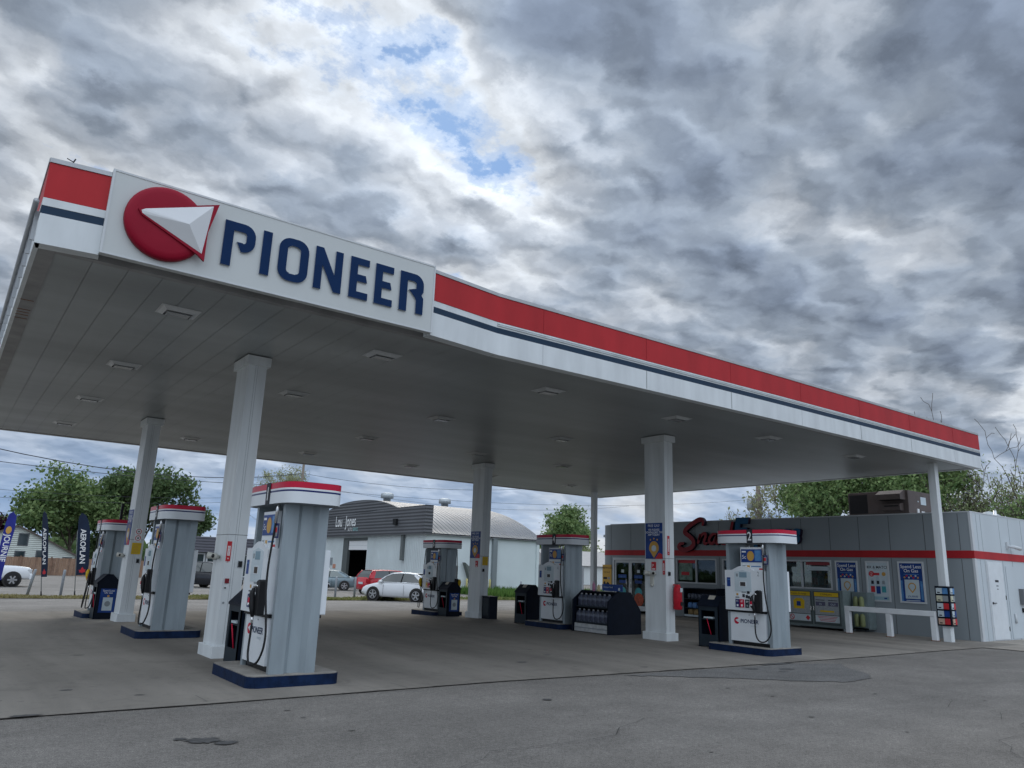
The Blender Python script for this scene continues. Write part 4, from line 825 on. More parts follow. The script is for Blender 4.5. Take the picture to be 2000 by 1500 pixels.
# roof-top unit
hv = thing('rooftop_unit', 'brown rooftop air handling unit with hoods on the shop roof', 'air conditioner', (25.4, 12.8, 3.1))
BR = M('unit_brown', (.105, .085, .08), .5, var=.12, scale=4); BRD = M('unit_dark', (.02, .02, .022), .6)
mb = MB(); mb.box(24.5, 26.6, 11.84, 13.85, 3.1, 4.36, BR); mb.build('casing', hv, .01)
mb = MB(); mb.box(24.495, 24.4995, 13.18, 13.8, 3.66, 4.28, BRD); mb.build('intake_grille', hv)
mb = MB(); mb.fpoly(FY(11.92), [(24.15, 4.05), (24.5, 4.05), (24.5, 4.36), (24.42, 4.36), (24.15, 4.22)], -.80, 0, BR); mb.box(24.2, 24.49, 11.96, 12.68, 4.046, 4.049, BRD); mb.build('hood', hv)
mb = MB(); mb.fpoly(FY(12.0), [(24.25, 3.72), (24.5, 3.70), (24.5, 3.95), (24.25, 3.92)], -.62, 0, BR); mb.box(24.245, 24.249, 12.05, 12.5, 3.83, 3.87, BRD); mb.build('hood', hv)
mb = MB(); f3 = FY(11.84); mb.fbox(f3, 25.3, 25.65, 3.95, 4.2, .001, .01, PALE); mb.fbox(f3, 25.0, 25.12, 3.65, 3.8, .001, .03, TXTW); mb.fbox(f3, 25.3, 25.5, 3.68, 3.74, .001, .02, TXTW); mb.fbox(f3, 25.1, 25.16, 4.02, 4.06, .001, .01, PALE); mb.build('data_plate', hv)
mb = MB(); mb.tube([(26.3, 11.75, 3.5), (26.3, 11.75, 4.3)], .05, 8, TXTW); mb.build('conduit', hv)
GALV = M('galvanised', (.42, .46, .48), .4, .4, var=.15, scale=9)
mb = MB(); mb.tube([(26, 25.45, 3.2) if False else (26, 24.2, 3.2), (26, 24.2, 3.75), (26, 24.12, 3.92), (26, 23.95, 3.97), (26, 23.8, 3.9), (26, 23.74, 3.78)], [.17, .17, .17, .17, .15, .15], 12, GALV); single(mb, 'roof_vent', (26, 24.2, 3.1), 'bent galvanised vent pipe near the rounded end of the shop roof', 'roof vent')
mb = MB(); mb.lathe((27.0, 11.9, 3.1), [(.18, 0), (.18, .5), (.30, .51), (.28, .60), (.12, .68), (.02, .70)], 16, GALV); single(mb, 'roof_vent', (27, 11.9, 3.1), 'small round vent cowl behind the thin support, on the shop roof', 'roof vent')
mb = MB(); mb.lathe((27.2, 10.6, 3.1), [(.17, 0), (.17, .5), (.33, .51), (.31, .60), (.14, .70), (.02, .73)], 16, GALV); mb.tube([(26.9, 10.3, 3.1), (26.9, 10.3, 3.82)], .05, 8, CHROME); single(mb, 'roof_vent', (27.2, 10.6, 3.1), 'shiny round vent cowl above the shop corner', 'roof vent')
# shop sign: red script and blue letters standing off the wall
sg = thing('shop_sign', 'raised script sign in red and blue letters on the shop wall', 'sign', (23.0, 17.5, 2.5))
SR = M('sign_red', (.26, .012, .022), .45, var=.08); SRD = M('sign_side', (.02, .012, .03), .6); SB = M('sign_blue', (.006, .09, .20), .45, var=.08)
fs = FX(23.1); nn0, nn1 = .03, .17
def curve(P, n=5):
    o = []
    for i in range(len(P) - 1):
        p0, p1, p2, p3 = [Vector(P[max(0, min(len(P) - 1, k))]) for k in (i - 1, i, i + 1, i + 2)]
        for q in range(n):
            t = q / n; o.append(tuple(0.5 * ((2 * p1) + (p2 - p0) * t + (2 * p0 - 5 * p1 + 4 * p2 - p3) * t * t + (3 * p1 - p0 - 3 * p2 + p3) * t ** 3)))
    o.append(tuple(P[-1])); return o
def script(P, wd, name, mat=SR, tp=None):
    m1 = MB()
    for p in P:
        c = curve([(-a, b) for a, b in p]); n = len(c); m1.stroke(fs, c, wd, nn0, nn1, mat, SRD, taper=[min(1, .45 + 4 * min(i, n - 1 - i) / n) for i in range(n)])
    m1.build(name, sg)
script([[(18.80, 3.30), (18.77, 3.47), (18.92, 3.54), (19.23, 3.42), (19.56, 3.22), (19.66, 3.07), (19.45, 2.93), (19.26, 2.76), (19.27, 2.58), (19.5, 2.45), (19.78, 2.42), (19.96, 2.52), (19.89, 2.64), (19.70, 2.66)]], .17, 'letter')
script([[(19.04, 2.64), (18.97, 2.82), (18.91, 3.01)], [(18.99, 2.76), (18.85, 2.96), (18.70, 3.02), (18.66, 2.92), (18.74, 2.72), (18.70, 2.64), (18.56, 2.68)]], .11, 'letter')
script([[(18.12, 2.97), (18.32, 2.99), (18.48, 2.85), (18.50, 2.72), (18.40, 2.64), (18.26, 2.72), (18.12, 2.95), (18.18, 2.72), (18.14, 2.64), (18.02, 2.68)]], .11, 'letter')
script([[(17.72, 2.93), (17.80, 3.0), (17.93, 2.95), (17.98, 2.78), (17.92, 2.66), (17.78, 2.64), (17.66, 2.72)]], .11, 'letter')
script([[(17.62, 2.64), (17.55, 2.95), (17.46, 3.30), (17.42, 3.42)], [(17.30, 3.0), (17.52, 2.82), (17.36, 2.74), (17.24, 2.64)]], .11, 'letter')
for ch, u0, h in (('E', -17.46, .84), ('x', -16.93, .48), ('p', -16.55, .48), ('r', -16.16, .48), ('e', -15.88, .48), ('s', -15.46, .48), ('s', -15.09, .48)):
    m1 = MB(); sz = h / (.69 if ch == 'E' else .53); f4 = (Vector(fs[0]), fs[1], (fs[2] + fs[1] * .18), fs[3])
    m1.ftext(f4, ch, u0 - .18 * 2.66, 2.66, sz, nn1, SB, 'LEFT', .92, .14, .05, SRD); m1.build('letter', sg)
# posters on the shop front
def frame_poster(y0, y1, z0_, z1_, kind, label):
    t = thing('wall_poster', label, 'poster', (SX, (y0 + y1) / 2, z0_), group='framed posters on the shop front'); a, b = -y1, -y0; W_ = b - a; H_ = z1_ - z0_; uc = (a + b) / 2
    m1 = MB()
    for q in ((a - .05, b + .05, z1_, z1_ + .05), (a - .05, b + .05, z0_ - .05, z0_), (a - .05, a, z0_, z1_), (b, b + .05, z0_, z1_)): m1.fbox(fs, *q, .004, .025, STORET)
    m1.build('frame', t); m1 = MB()
    if kind == 0:
        m1.fbox(fs, a, b, z0_, z1_, .004, .010, BLUEP); m1.ftext(fs, 'Spend Less', uc, z1_ - .14, .135, .0105, TXTW, 'CENTER', bold=.012); m1.ftext(fs, 'On Gas', uc, z1_ - .26, .135, .0105, TXTW, 'CENTER', bold=.012); m1.fbox(fs, uc - .22, uc + .22, z1_ - .325, z1_ - .31, .0102, .011, BLUEL)
        m1.fpoly(fs, [(uc - .21, z0_ + .08), (uc + .21, z0_ + .08), (uc + .21, z0_ + .62), (uc - .21, z0_ + .62)], .0105, .013, PALE); P = [(uc + .10 * math.cos(q), z0_ + .42 + .10 * math.sin(q)) for q in [PI * i / 12 for i in range(-2, 15)]] + [(uc, z0_ + .26)]
        m1.stroke(fs, P, .032, .0132, .0145, ORNG, closed=True); m1.fbox(fs, a, a + .06, z0_, z1_ - .5, .0102, .0108, BLUEL); m1.fbox(fs, b - .09, b - .02, z0_ + .05, z1_ - .5, .0102, .0108, BLUEL); m1.ftext(fs, 'JOURNIE', uc, z0_ + .12, .075, .0135, BLUEP, 'CENTER', bold=.01)
        for k in range(7): m1.fdisc(fs, uc - .2 + k * .065, z0_ + .68 + (.05 if k % 2 else 0), .028, .0105, .012, (ORNG, REDP, PALE)[k % 3], 8)
        m1.fbox(fs, uc - .2, uc + .2, z0_ + .02, z0_ + .04, .0105, .011, PALE)
    else:
        m1.fbox(fs, a, b, z0_, z1_, .004, .010, PALE); m1.ftext(fs, 'MIX & MATCH', uc, z1_ - .17, .115, .0105, TXTK, 'CENTER', bold=.012)
        m1.fbox(fs, uc - .12, uc + .12, z1_ - .215, z1_ - .205, .0102, .011, GREYP); m1.fdisc(fs, a + .13, z1_ - .33, .085, .0105, .013, REDP, 18); m1.ftext(fs, '2 for', a + .13, z1_ - .32, .05, .0135, TXTW, 'CENTER'); m1.ftext(fs, '$5', a + .13, z1_ - .385, .06, .0135, TXTW, 'CENTER'); m1.fdisc(fs, b - .12, z1_ - .33, .06, .0105, .013, ORNG, 14); m1.fbox(fs, uc - .12, uc + .06, z1_ - .37, z1_ - .30, .0105, .012, REDP)
        for k, (m_, h_) in enumerate(((REDP, .62), (BLUEP, .70), (CYAN, .60))):
            c_ = uc - .17 + .17 * k; m1.fpoly(fs, [(c_ - .065, z0_ + .2 - .04 * (k == 1)), (c_ + .065, z0_ + .2 - .04 * (k == 1)), (c_ + .065, z0_ + h_ * .8), (c_ + .03, z0_ + h_), (c_ - .03, z0_ + h_), (c_ - .065, z0_ + h_ * .8)], .0105, .012, M('bottle_print', (.42, .5, .56), .4)); m1.fbox(fs, c_ - .065, c_ + .065, z0_ + .22 - .04 * (k == 1), z0_ + .40, .0122, .013, m_); m1.fbox(fs, c_ - .04, c_ + .04, z0_ + .46, z0_ + .56, .0122, .013, TXTK if k != 2 else GREYP)
        m1.fbox(fs, a, b, z0_, z0_ + .10, .0102, .0106, M('soft_teal', (.3, .45, .5), .5)); m1.fbox(fs, b - .16, b - .07, z0_ + .03, z0_ + .07, .0108, .012, BLUEP)
    m1.build('print', t)
frame_poster(12.95, 13.60, .93, 2.04, 0, 'framed blue gas-offer poster half hidden by the gas cylinder cage'); frame_poster(11.97, 12.60, .95, 2.04, 1, 'framed white bottle poster between the two blue ones'); frame_poster(10.94, 11.60, .95, 2.04, 0, 'framed blue gas-offer poster next to the thin support')
t = thing('yellow_notice', 'yellow-orange notice with black writing on the rounded shop corner', 'sign', (SX + .1, 24.1, 1.0)); m1 = MB(); f5 = (Vector((SX + .06, 24.4, 0)), Vector((.0, -1, 0)), Vector((0, 0, 1)), Vector((-1, 0, 0)))
m1.box(SX - .02, SX + .0, 23.82, 24.36, .9, 1.80, M('notice_amber', (.55, .33, .07), .5)); f6 = FX(SX - .021); m1.ftext(f6, 'FIREWOOD', -24.09, 1.63, .12, .001, TXTK, 'CENTER', bold=.01); m1.ftext(f6, 'FOR SALE', -24.09, 1.46, .09, .001, TXTK, 'CENTER'); m1.fbox(f6, -24.30, -24.08, 1.20, 1.29, .001, .003, TXTK); m1.fbox(f6, -24.04, -23.9, 1.20, 1.29, .001, .003, GREYP); m1.fpoly(f6, [(-24.3, .92), (-24.3, 1.08), (-24.2, 1.12), (-24.15, 1.0), (-24.05, 1.1), (-23.95, 1.04), (-23.9, .92)], .001, .003, TXTK); m1.build('board', t)
# gas cylinder cage
pc = thing('gas_cylinder_cage', 'grey-green locker of gas cylinders with yellow headed doors', 'gas cage', (22.5, 13.9, 0)); PG = M('cage_green', (.17, .215, .22), .5, var=.12, scale=5); PGD = M('cage_dark', (.07, .09, .09), .6)
fp = FX(22.18); CX0, CX1 = -14.90, -12.92
mb = MB(); mb.box(22.18, 22.85, 12.92, 14.90, .07, 1.17, PG); mb.build('locker', pc, .008)
mb = MB()
for y in (12.95, 14.83):
    for x in (22.22, 22.78): mb.box(x, x + .04, y, y + .04, 0, .069, GALV)
mb.build('foot', pc)
for k, (a, b) in enumerate(((CX0 + .06, -13.97), (-13.90, CX1 - .10))):
    m1 = MB(); m1.fbox(fp, a, b, .14, 1.13, .003, .025, PGD); d_ = m1.build('door', pc, .004); m1 = MB(); w_ = b - a
    m1.fbox(fp, a + .04, b - .04, .98, 1.10, .026, .030, YEL); m1.ftext(fp, 'Propane Exchange' if k == 0 else 'CYLINDERS', (a + b) / 2, 1.015, .075, .0305, TXTK, 'CENTER'); m1.fbox(fp, a + .05, b - .04, .44, .965, .026, .029, M('cage_pale', (.30, .33, .35), .6, var=.15, scale=20)); m1.fbox(fp, a + .05, b - .04, .22, .42, .026, .030, PALE)
    if k == 0:
        m1.fpoly(fp, [(a + .26, .58), (a + .62, .58), (a + .64, .82), (a + .56, .90), (a + .34, .90), (a + .24, .82)], .0292, .031, YEL); m1.fbox(fp, a + .36, a + .50, .66, .80, .0312, .032, BLUEP); m1.stroke(fp, [(a + .18 + .075 * math.cos(2 * PI * i / 14), .32 + .075 * math.sin(2 * PI * i / 14)) for i in range(14)], .02, .0302, .032, REDP, closed=True); m1.stroke(fp, [(a + .13, .37), (a + .23, .27)], .02, .0302, .032, REDP); m1.fpoly(fp, [(b - .22, .32), (b - .14, .40), (b - .06, .32), (b - .14, .24)], .0302, .032, REDP)
    else:
        for q, tx in ((a + .08, 'IN'), (a + .50, 'OUT')): m1.fbox(fp, q, q + .32, .70, .82, .0292, .031, M('print_dim', (.10, .10, .16), .5)); m1.ftext(fp, tx, q + .16, .725, .08, .0315, PALE, 'CENTER'); m1.fbox(fp, q, q + .3, .86, .88, .0292, .030, TXTK)
        m1.fbox(fp, a + .22, b - .2, .52, .57, .0292, .031, YEL)
        for q in range(4): m1.fbox(fp, a + .12 + .03 * q, b - .10 - .03 * q, .38 - q * .042, .395 - q * .042, .0302, .0312, REDP)
    m1.build('door_panel', d_); m1 = MB(); m1.fbox(fp, (b - .03) if k == 0 else a, b if k == 0 else a + .03, .55, .68, .026, .05, CHROME); m1.build('latch', d_)
# second bay of the cage behind the rail
g2 = thing('cylinder_cage_bay', 'narrow open cage of pale cylinders behind the white rail', 'gas cage', (22.9, 12.6, 0)); mb = MB(); mb.box(22.6, 22.63, 12.42, 12.88, .08, 1.12, PG); mb.box(22.6, 23.05, 12.42, 12.88, 1.12, 1.15, PG); mb.box(22.6, 23.05, 12.42, 12.88, .08, .12, PG); mb.box(22.64, 23.05, 12.41, 12.44, .12, 1.12, PG); mb.build('frame', g2)
mb = MB()
for y in (12.56, 12.74):
    for z_ in (.15, .65): mb.lathe((22.55, y, z_), [(.06, 0), (.075, .03), (.075, .3), (.05, .36), (.02, .38)], 10, M('cyl_green', (.22, .25, .12), .5, var=.2))
mb.build('cylinder', g2)
# white rail
wr = thing('guard_rail', 'low white steel guard rail with three legs in front of the shop posters', 'guard rail', (21.7, 11.3, 0)); WR = M('rail_white', (.70, .73, .75), .45, var=.06, scale=3)
mb = MB(); mb.box(21.62, 21.76, 10.02, 12.58, .62, .76, WR); mb.build('top_rail', wr, .01)
for y in (10.02, 11.23, 12.44):
    mb = MB(); mb.box(21.625, 21.755, y, y + .14, 0, .618, WR); mb.box(21.60, 21.78, y - .02, y + .16, 0, .015, RUST); mb.build('leg', wr, .008)
# stock rack by the window
sr = thing('firelog_rack', 'low dark stock rack under the shop window', 'display rack', (22.75, 18.6, 0)); mb = MB()
mb.box(22.5, 23.05, 17.86, 17.9, 0, 1.05, DARK); mb.box(22.5, 23.05, 19.36, 19.4, 0, 1.02, DARK); mb.box(22.5, 23.05, 17.901, 19.359, 1.0, 1.03, DARK2); mb.box(22.5, 23.05, 17.901, 19.359, .62, .645, DARK2); mb.box(22.5, 23.05, 17.901, 19.359, .30, .325, DARK2); mb.box(22.9, 23.0, 17.901, 19.359, .05, 1.0, DARK); mb.box(22.47, 22.5, 17.901, 19.359, .02, .09, PALE); mb.build('frame', sr)
for k, (z_, m_, n_, nm, lb) in enumerate(((.646, JUG, 8, 'fluid_jug', 'clear jug on the top shelf under the shop window'), (.326, M('blue_pack', (.10, .22, .45), .4, var=.3, scale=15), 6, 'water_pack', 'blue pack on the middle shelf under the shop window'), (.092, M('brown_bag', (.32, .22, .10), .6, var=.3, scale=9), 5, 'firewood_bag', 'brown bag on the bottom shelf under the shop window'))):
    base = None
    for q in range(n_):
        y = 17.98 + (q + .5) * 1.30 / n_ ; wdd = 1.30 / n_ * .42
        if base is None:
            m1 = MB(); m1.loft([[(a * kk, b * kk, c_) for a, b in rect_arc(-.13, .13, -wdd, wdd, .03, 2)] for kk, c_ in ((.94, 0), (1, .02), (1, .15), (.8, .19))], m_); base = o = m1.build(nm)
        else: o = base.copy(); COL.objects.link(o)
        o.location = (22.68, y, z_); tag(o, lb.replace(' on the', ', %s from the left, on the' % ['first', 'second', 'third', 'fourth', 'fifth', 'sixth', 'seventh', 'eighth'][n_ - 1 - q], 1).replace(' of the rack', ' of the rack'), nm.split('_')[-1], nm.replace('_', ' ') + 's on the rack under the window')
#@@BACKGROUND
# ================================================================== background buildings
ZG = -.5
def corr(name, color, axis, period, var=.06, rough=.5, depth=.02, lines=.8):
    m = bpy.data.materials.new(name); m.use_nodes = True; t = m.node_tree; p = t.nodes['Principled BSDF']; tcn = t.nodes.new('ShaderNodeTexCoord'); sx = t.nodes.new('ShaderNodeSeparateXYZ'); t.links.new(tcn.outputs['Object'], sx.inputs[0])
    mt = t.nodes.new('ShaderNodeMath'); mt.operation = 'MULTIPLY'; mt.inputs[1].default_value = 2 * PI / period; t.links.new(sx.outputs[axis], mt.inputs[0]); s_ = t.nodes.new('ShaderNodeMath'); s_.operation = 'SINE'; t.links.new(mt.outputs[0], s_.inputs[0])
    b = t.nodes.new('ShaderNodeBump'); b.inputs['Strength'].default_value = lines; b.inputs['Distance'].default_value = depth; t.links.new(s_.outputs[0], b.inputs['Height']); t.links.new(b.outputs[0], p.inputs['Normal'])
    n = t.nodes.new('ShaderNodeTexNoise'); n.inputs['Scale'].default_value = .5; n.inputs['Detail'].default_value = 6; t.links.new(tcn.outputs['Object'], n.inputs['Vector']); r = t.nodes.new('ShaderNodeMapRange'); r.inputs[1].default_value = .3; r.inputs[2].default_value = .7; r.inputs[3].default_value = 1 - var * 2; r.inputs[4].default_value = 1 + var; t.links.new(n.outputs['Fac'], r.inputs[0])
    v = t.nodes.new('ShaderNodeVectorMath'); v.operation = 'SCALE'; v.inputs[0].default_value = color; t.links.new(r.outputs[0], v.inputs['Scale']); t.links.new(v.outputs[0], p.inputs['Base Color']); p.inputs['Roughness'].default_value = rough
    MATS[name] = m; return m
LJW = corr('shed_wall', (.60, .67, .68), 1, .28); LJS = M('shed_side', (.60, .67, .68), .5, var=.06, scale=.5)
LJD = corr('shed_dark', (.085, .09, .10), 2, .27, depth=.03, lines=.7); LJR = corr('shed_roof', (.175, .19, .21), 0, .42, depth=.06, lines=1.0, rough=.4, var=.12)
lj = thing('workshop_building', 'long pale workshop with curved metal roof and dark grey front with a sign', 'building', (37, 66, ZG))
X0, X1, Y0, Y1, YC, HW = 31.3, 43.0, 53.5, 80.0, 66.7, 13.3
ro = lambda y: 4.10 + 3.25 * (1 - min(1, abs((y - YC) / HW)) ** 2.3)
mb = MB(); fx = FX(X0)
mb.box(X0, X1, Y0, Y0 + .3, ZG, 4.10, LJS); mb.box(X0, X1, Y1 - .3, Y1, ZG, 4.1, LJS); mb.box(X1 - .3, X1, Y0 + .3, Y1 - .3, ZG, 4.1, LJS)
for a, b, c, d in ((Y0 + .3, 63.9, ZG, 4.1), (68.9, Y1 - .3, ZG, 4.1), (63.9, 68.9, 3.85, 4.1)): mb.box(X0, X0 + .3, a, b, c, d, LJW)
mb.build('wall', lj)
ys = np.linspace(Y0 - .3, Y1 + .3, 41)
mb = MB(); vs = []
for y in ys: vs += [(X0 + .1, y, ro(y)), (X1 + .25, y, ro(y))]
mb.add(vs, [(2 * i, 2 * i + 1, 2 * i + 3, 2 * i + 2) for i in range(40)], LJR, True); mb.add([(x, y, z - .12) for x, y, z in vs], [(2 * i, 2 * i + 2, 2 * i + 3, 2 * i + 1) for i in range(40)], CAPM, True)
for k in (0, 1): mb.add([v for i in range(41) for v in (vs[2 * i + k], (vs[2 * i + k][0], vs[2 * i + k][1], vs[2 * i + k][2] - .12))], [(2 * i, 2 * i + 2, 2 * i + 3, 2 * i + 1) for i in range(40)], CAPM)
mb.build('roof', lj)
for k, xg in enumerate((X0 + .12, X1 - .01)):
    mb = MB(); mb.fpoly(F((xg, 0, 0), (0, 1, 0), (-1 if k == 0 else 1, 0, 0)), [(y, ro(y) - .02) for y in ys] + [(Y1, 4.0), (Y0, 4.0)], 0, .05, LJD if k == 0 else LJS); mb.build('gable', lj)
mb = MB(); mb.fpoly(F((X0 - .25, 0, 0), (0, 1, 0), (-1, 0, 0)), [(Y0 - .35, 3.98), (Y1, 3.98), (Y1, 5.45), (73.8, 5.70), (59.4, 6.24), (Y0 - .35, 6.28)], 0, .18, LJD); mb.box(X0 - .43, X0 + .3, Y0 - .45, Y0 - .35, 3.98, 6.3, LJD); pr = mb.build('parapet', lj)
f7 = FX(X0 - .4301 - .01); mb = MB(); mb.ftext(f7, 'Lou', -70.2, 4.92, 1.4, .03, TXTW, 'LEFT', .72, 0, .012); mb.ftext(f7, 'Jones', -67.9, 4.92, 1.4, .03, TXTW, 'LEFT', .74, 0, .012); mb.ftext(f7, 'AUTO', -67.3, 4.45, .42, .03, TXTW, 'LEFT', .85); mb.ftext(f7, 'SERVICE', -66.2, 4.45, .42, .03, M('sign_aqua', (.3, .6, .6), .5), 'LEFT', .7); mb.build('sign_lettering', pr)
mb = MB(); mb.box(X0 - .65, X0 - .44, 57.55, 58.1, 4.8, 5.3, BLACK); mb.build('floodlight', pr)
mb = MB(); mb.fbox(fx, -68.9, -67.85, ZG, 3.84, -.2, .06, M('frame_dark', (.10, .115, .115), .6)); mb.fbox(fx, -67.85, -63.9, 3.60, 3.84, -.2, .06, M('frame_dark', (.10, .115, .115), .6)); mb.build('door_frame', lj)
mb = MB(); mb.fbox(fx, -67.84, -63.92, 2.75, 3.59, -.15, -.05, TXTW); mb.fbox(fx, -67.84, -63.92, 3.15, 3.165, -.049, -.045, GREYP); mb.build('roller_door', lj)
mb = MB(); mb.box(X0 + .4, X0 + 8, 62, 71, ZG + .01, ZG + .03, BRD); mb.box(X0 + 8, X0 + 8.1, 62, 71, ZG, 4.0, BRD); mb.box(X0 + .4, X0 + 8, 61.9, 62, ZG, 4, BRD); mb.box(X0 + .4, X0 + 8, 71, 71.1, ZG, 4, BRD); mb.box(X0 + .4, X0 + 8, 62, 71, 4, 4.05, BRD); mb.build('interior', lj)
mb = MB(); mb.box(X0 - .25, X0 - .02, 56.85, 57.2, 1.9, 3.96, M('pipe_dark', (.13, .145, .145), .6)); mb.build('downspout', lj)
mb = MB(); mb.box(37.8, 38.25, Y0 - .25, Y0, ZG, 4.02, M('pilaster', (.20, .23, .24), .6)); mb.build('pilaster', lj); mb = MB(); mb.box(42.6, 42.9, Y0 - .12, Y0, ZG, 4.02, LJS); mb.build('pilaster', lj)
mb = MB(); mb.fpoly(F((0, Y0, 0), (1, 0, 0), (0, -1, 0)), [(34.9, 1.9), (36.0, 1.1), (36.0, .2), (35.6, .2)], .01, .45, M('hood_grey', (.13, .15, .14), .6)); mb.build('wall_hood', lj)
mb = MB(); mb.box(X0 - .04, X0, 71.2, 71.9, 1.3, 2.0, GREYP); mb.box(X0 - .04, X0, 70.4, 71.0, 1.0, 1.4, M('salmon', (.5, .25, .18), .5)); mb.build('wall_notice', lj)
for x_, lb in ((34.4, 'ridge vent cowl near the dark front of the workshop roof'), (41.0, 'ridge vent cowl halfway along the workshop roof')):
    mb = MB(); mb.lathe((x_, 66.7, 7.3), [(.36, -.1), (.36, .48), (.62, .50), (.62, .92), (.4, 1.0), (.02, 1.02)], 14, GALV); single(mb, 'roof_vent', (x_, 66.7, 7.2), lb, 'roof vent')
for x_, lb in ((35.2, 'yellow post under the hood on the workshop side wall'), (37.5, 'yellow post beside the dark pilaster of the workshop')):
    mb = MB(); mb.lathe((x_, Y0 - .35, ZG), [(.085, 0), (.085, 1.05), (.05, 1.12), (.01, 1.13)], 10, M('pale_yellow', (.55, .50, .22), .5)); single(mb, 'bollard', (x_, Y0 - .35, ZG), lb, 'bollard', 'yellow posts along the workshop wall')
# pale house behind the fence
SID = corr('siding', (.55, .60, .56), 2, .20, depth=.03, lines=.8); RF = M('roof_brown', (.11, .09, .08), .8, var=.2, scale=2)
hs = thing('gabled_house', 'pale sided house with steep gable behind the wooden fence', 'house', (4, 97, ZG)); fh = FY(95); rsc = 95 / 82
PK = (6.5, 4.05); ML = (9.3, 2.75); RR = (12.2, 1.25); LL = (1.9, 2.1)
mb = MB(); mb.fpoly(fh, [(-6, ZG), (RR[0], ZG), RR, ML, PK, LL, (-6, 2.1)], -8, 0, SID); mb.build('wall', hs)
mb = MB()
for p, q in ((PK, LL), (PK, ML), (ML, (12.5, 1.1))):
    d = (Vector(q) - Vector(p)).normalized(); n = Vector((-d.y, d.x));  n = n if n.y > 0 else -n; mb.fpoly(fh, [p, q, tuple(Vector(q) + n * .14), tuple(Vector(p) + n * .14)], -8.2, .3, RF)
mb.box(-6.2, LL[0] + .1, 94.7, 103.2, 2.1, 2.22, RF); mb.build('roof', hs)
for (u, z_, w_, h_) in ((6.8, 2.2, .75, 1.1), (6.7, .2, .75, 1.3), (8.6, .4, .75, 1.2), (11.1, .75, .7, .25)):
    mb = MB(); mb.fbox(fh, u - .1, u + w_ + .1, z_ - .1, z_ + h_ + .1, .01, .05, M('window_trim', (.10, .11, .12), .5)); wn = mb.build('window', hs); mb = MB(); mb.fbox(fh, u, u + w_, z_, z_ + h_, .051, .06, GLASSD); mb.build('pane', wn)
# timber fence
fe = thing('timber_fence', 'long brown vertical board fence in front of the gabled house', 'fence', (5, 82, ZG)); FW = M('fence_wood', (.27, .175, .12), .8, var=.25, scale=3, stretch=(4, 1, .4)); mb = MB(); x_ = -25.0; rg = random.Random(5); FW2 = M('fence_wood_dark', (.22, .14, .10), .8, var=.25, scale=3)
while x_ < 24: mb.box(x_, x_ + .14, 82, 82.03, ZG, 1.05 + rg.uniform(-.02, .02), FW if rg.random() < .7 else FW2); x_ += .146
mb.build('boards', fe)
for x_ in np.arange(-25, 24, 2.4): mb = MB(); mb.box(x_, x_ + .12, 81.88, 81.99, ZG, 1.15, FW2); mb.build('post', fe)
# dark-roofed row building
db = thing('dark_roofed_shop', 'low shopfront with wide dark shingled roof band, left of the workshop', 'building', (25, 84, ZG)); SH2 = corr('shingle', (.055, .055, .07), 2, .28, depth=.05, lines=1.0)
mb = MB(); mb.box(19, 34, 80, 88, ZG, 2.15, M('row_wall', (.20, .21, .22), .6)); mb.build('wall', db)
mb = MB(); mb.fpoly(F((0, 0, 0), (0, 1, 0), (1, 0, 0)), [(79.4, 2.1), (88.5, 2.1), (88.5, 3.62), (80.3, 3.62)], 18.6, 34.4, SH2); mb.build('roof', db)
for k in range(6):
    u = 20.0 + k * 1.75; mb = MB(); f8 = FY(80)
    for q in ((u, u + 1.6, -.25, -.12), (u, u + 1.6, 1.88, 2.0), (u, u + .12, -.12, 1.88), (u + 1.48, u + 1.6, -.12, 1.88)): mb.fbox(f8, *q, .01, .06, STORET)
    wn = mb.build('window', db); mb = MB(); mb.fbox(f8, u + .12, u + 1.48, -.12, 1.88, .01, .03, GLASSD); mb.build('pane', wn)
# pale building beyond the pumps
pb = thing('pale_outbuilding', 'plain white building with shallow grey roof, left of the shop corner', 'building', (86, 97, ZG)); mb = MB(); mb.box(80, 100, 95, 105, ZG, 2.6, M('outb_wall', (.58, .62, .62), .6, var=.04)); mb.build('wall', pb)
mb = MB(); mb.fpoly(F((0, 0, 0), (0, 1, 0), (1, 0, 0)), [(94.4, 2.5), (105.6, 2.5), (100, 5.0)], 79.4, 100.6, M('outb_roof', (.40, .39, .38), .7, var=.08)); mb.build('roof', pb)
# ------------------------------------------------------------------ street posts, feather flags, wires
bp = None
for k, (x_, y_, lean, lb) in enumerate(((3.55, 40.2, (.13, .05), 'leaning grey steel post left of the narrow feather flag'), (5.05, 42.0, (.01, 0), 'grey steel post between the two dark feather flags'), (18.9, 42.2, (0, 0), 'grey steel post in front of the grey sedan'), (19.0, 39.9, (.01, 0), 'grey steel post in front of the red car'),
        (27.9, 40.2, (-.01, 0), 'grey steel post on the grass, left of the fourth pump'), (33.0, 43.0, (-.01, 0), 'grey steel post farther back on the grass, just above the service bin'))):
    if bp is None:
        mb = MB(); mb.lathe((0, 0, 0), [(.06, -.1), (.06, 1.13), (.045, 1.17), (.005, 1.18)], 12, M('post_grey', (.30, .33, .36), .5, .3, var=.15, scale=8)); bp = o = mb.build('bollard')
    else: o = bp.copy(); COL.objects.link(o)
    o.location = (x_, y_, gz(y_)); o.rotation_euler = (lean[1], lean[0], 0); tag(o, lb, 'bollard', 'grey steel posts along the street')
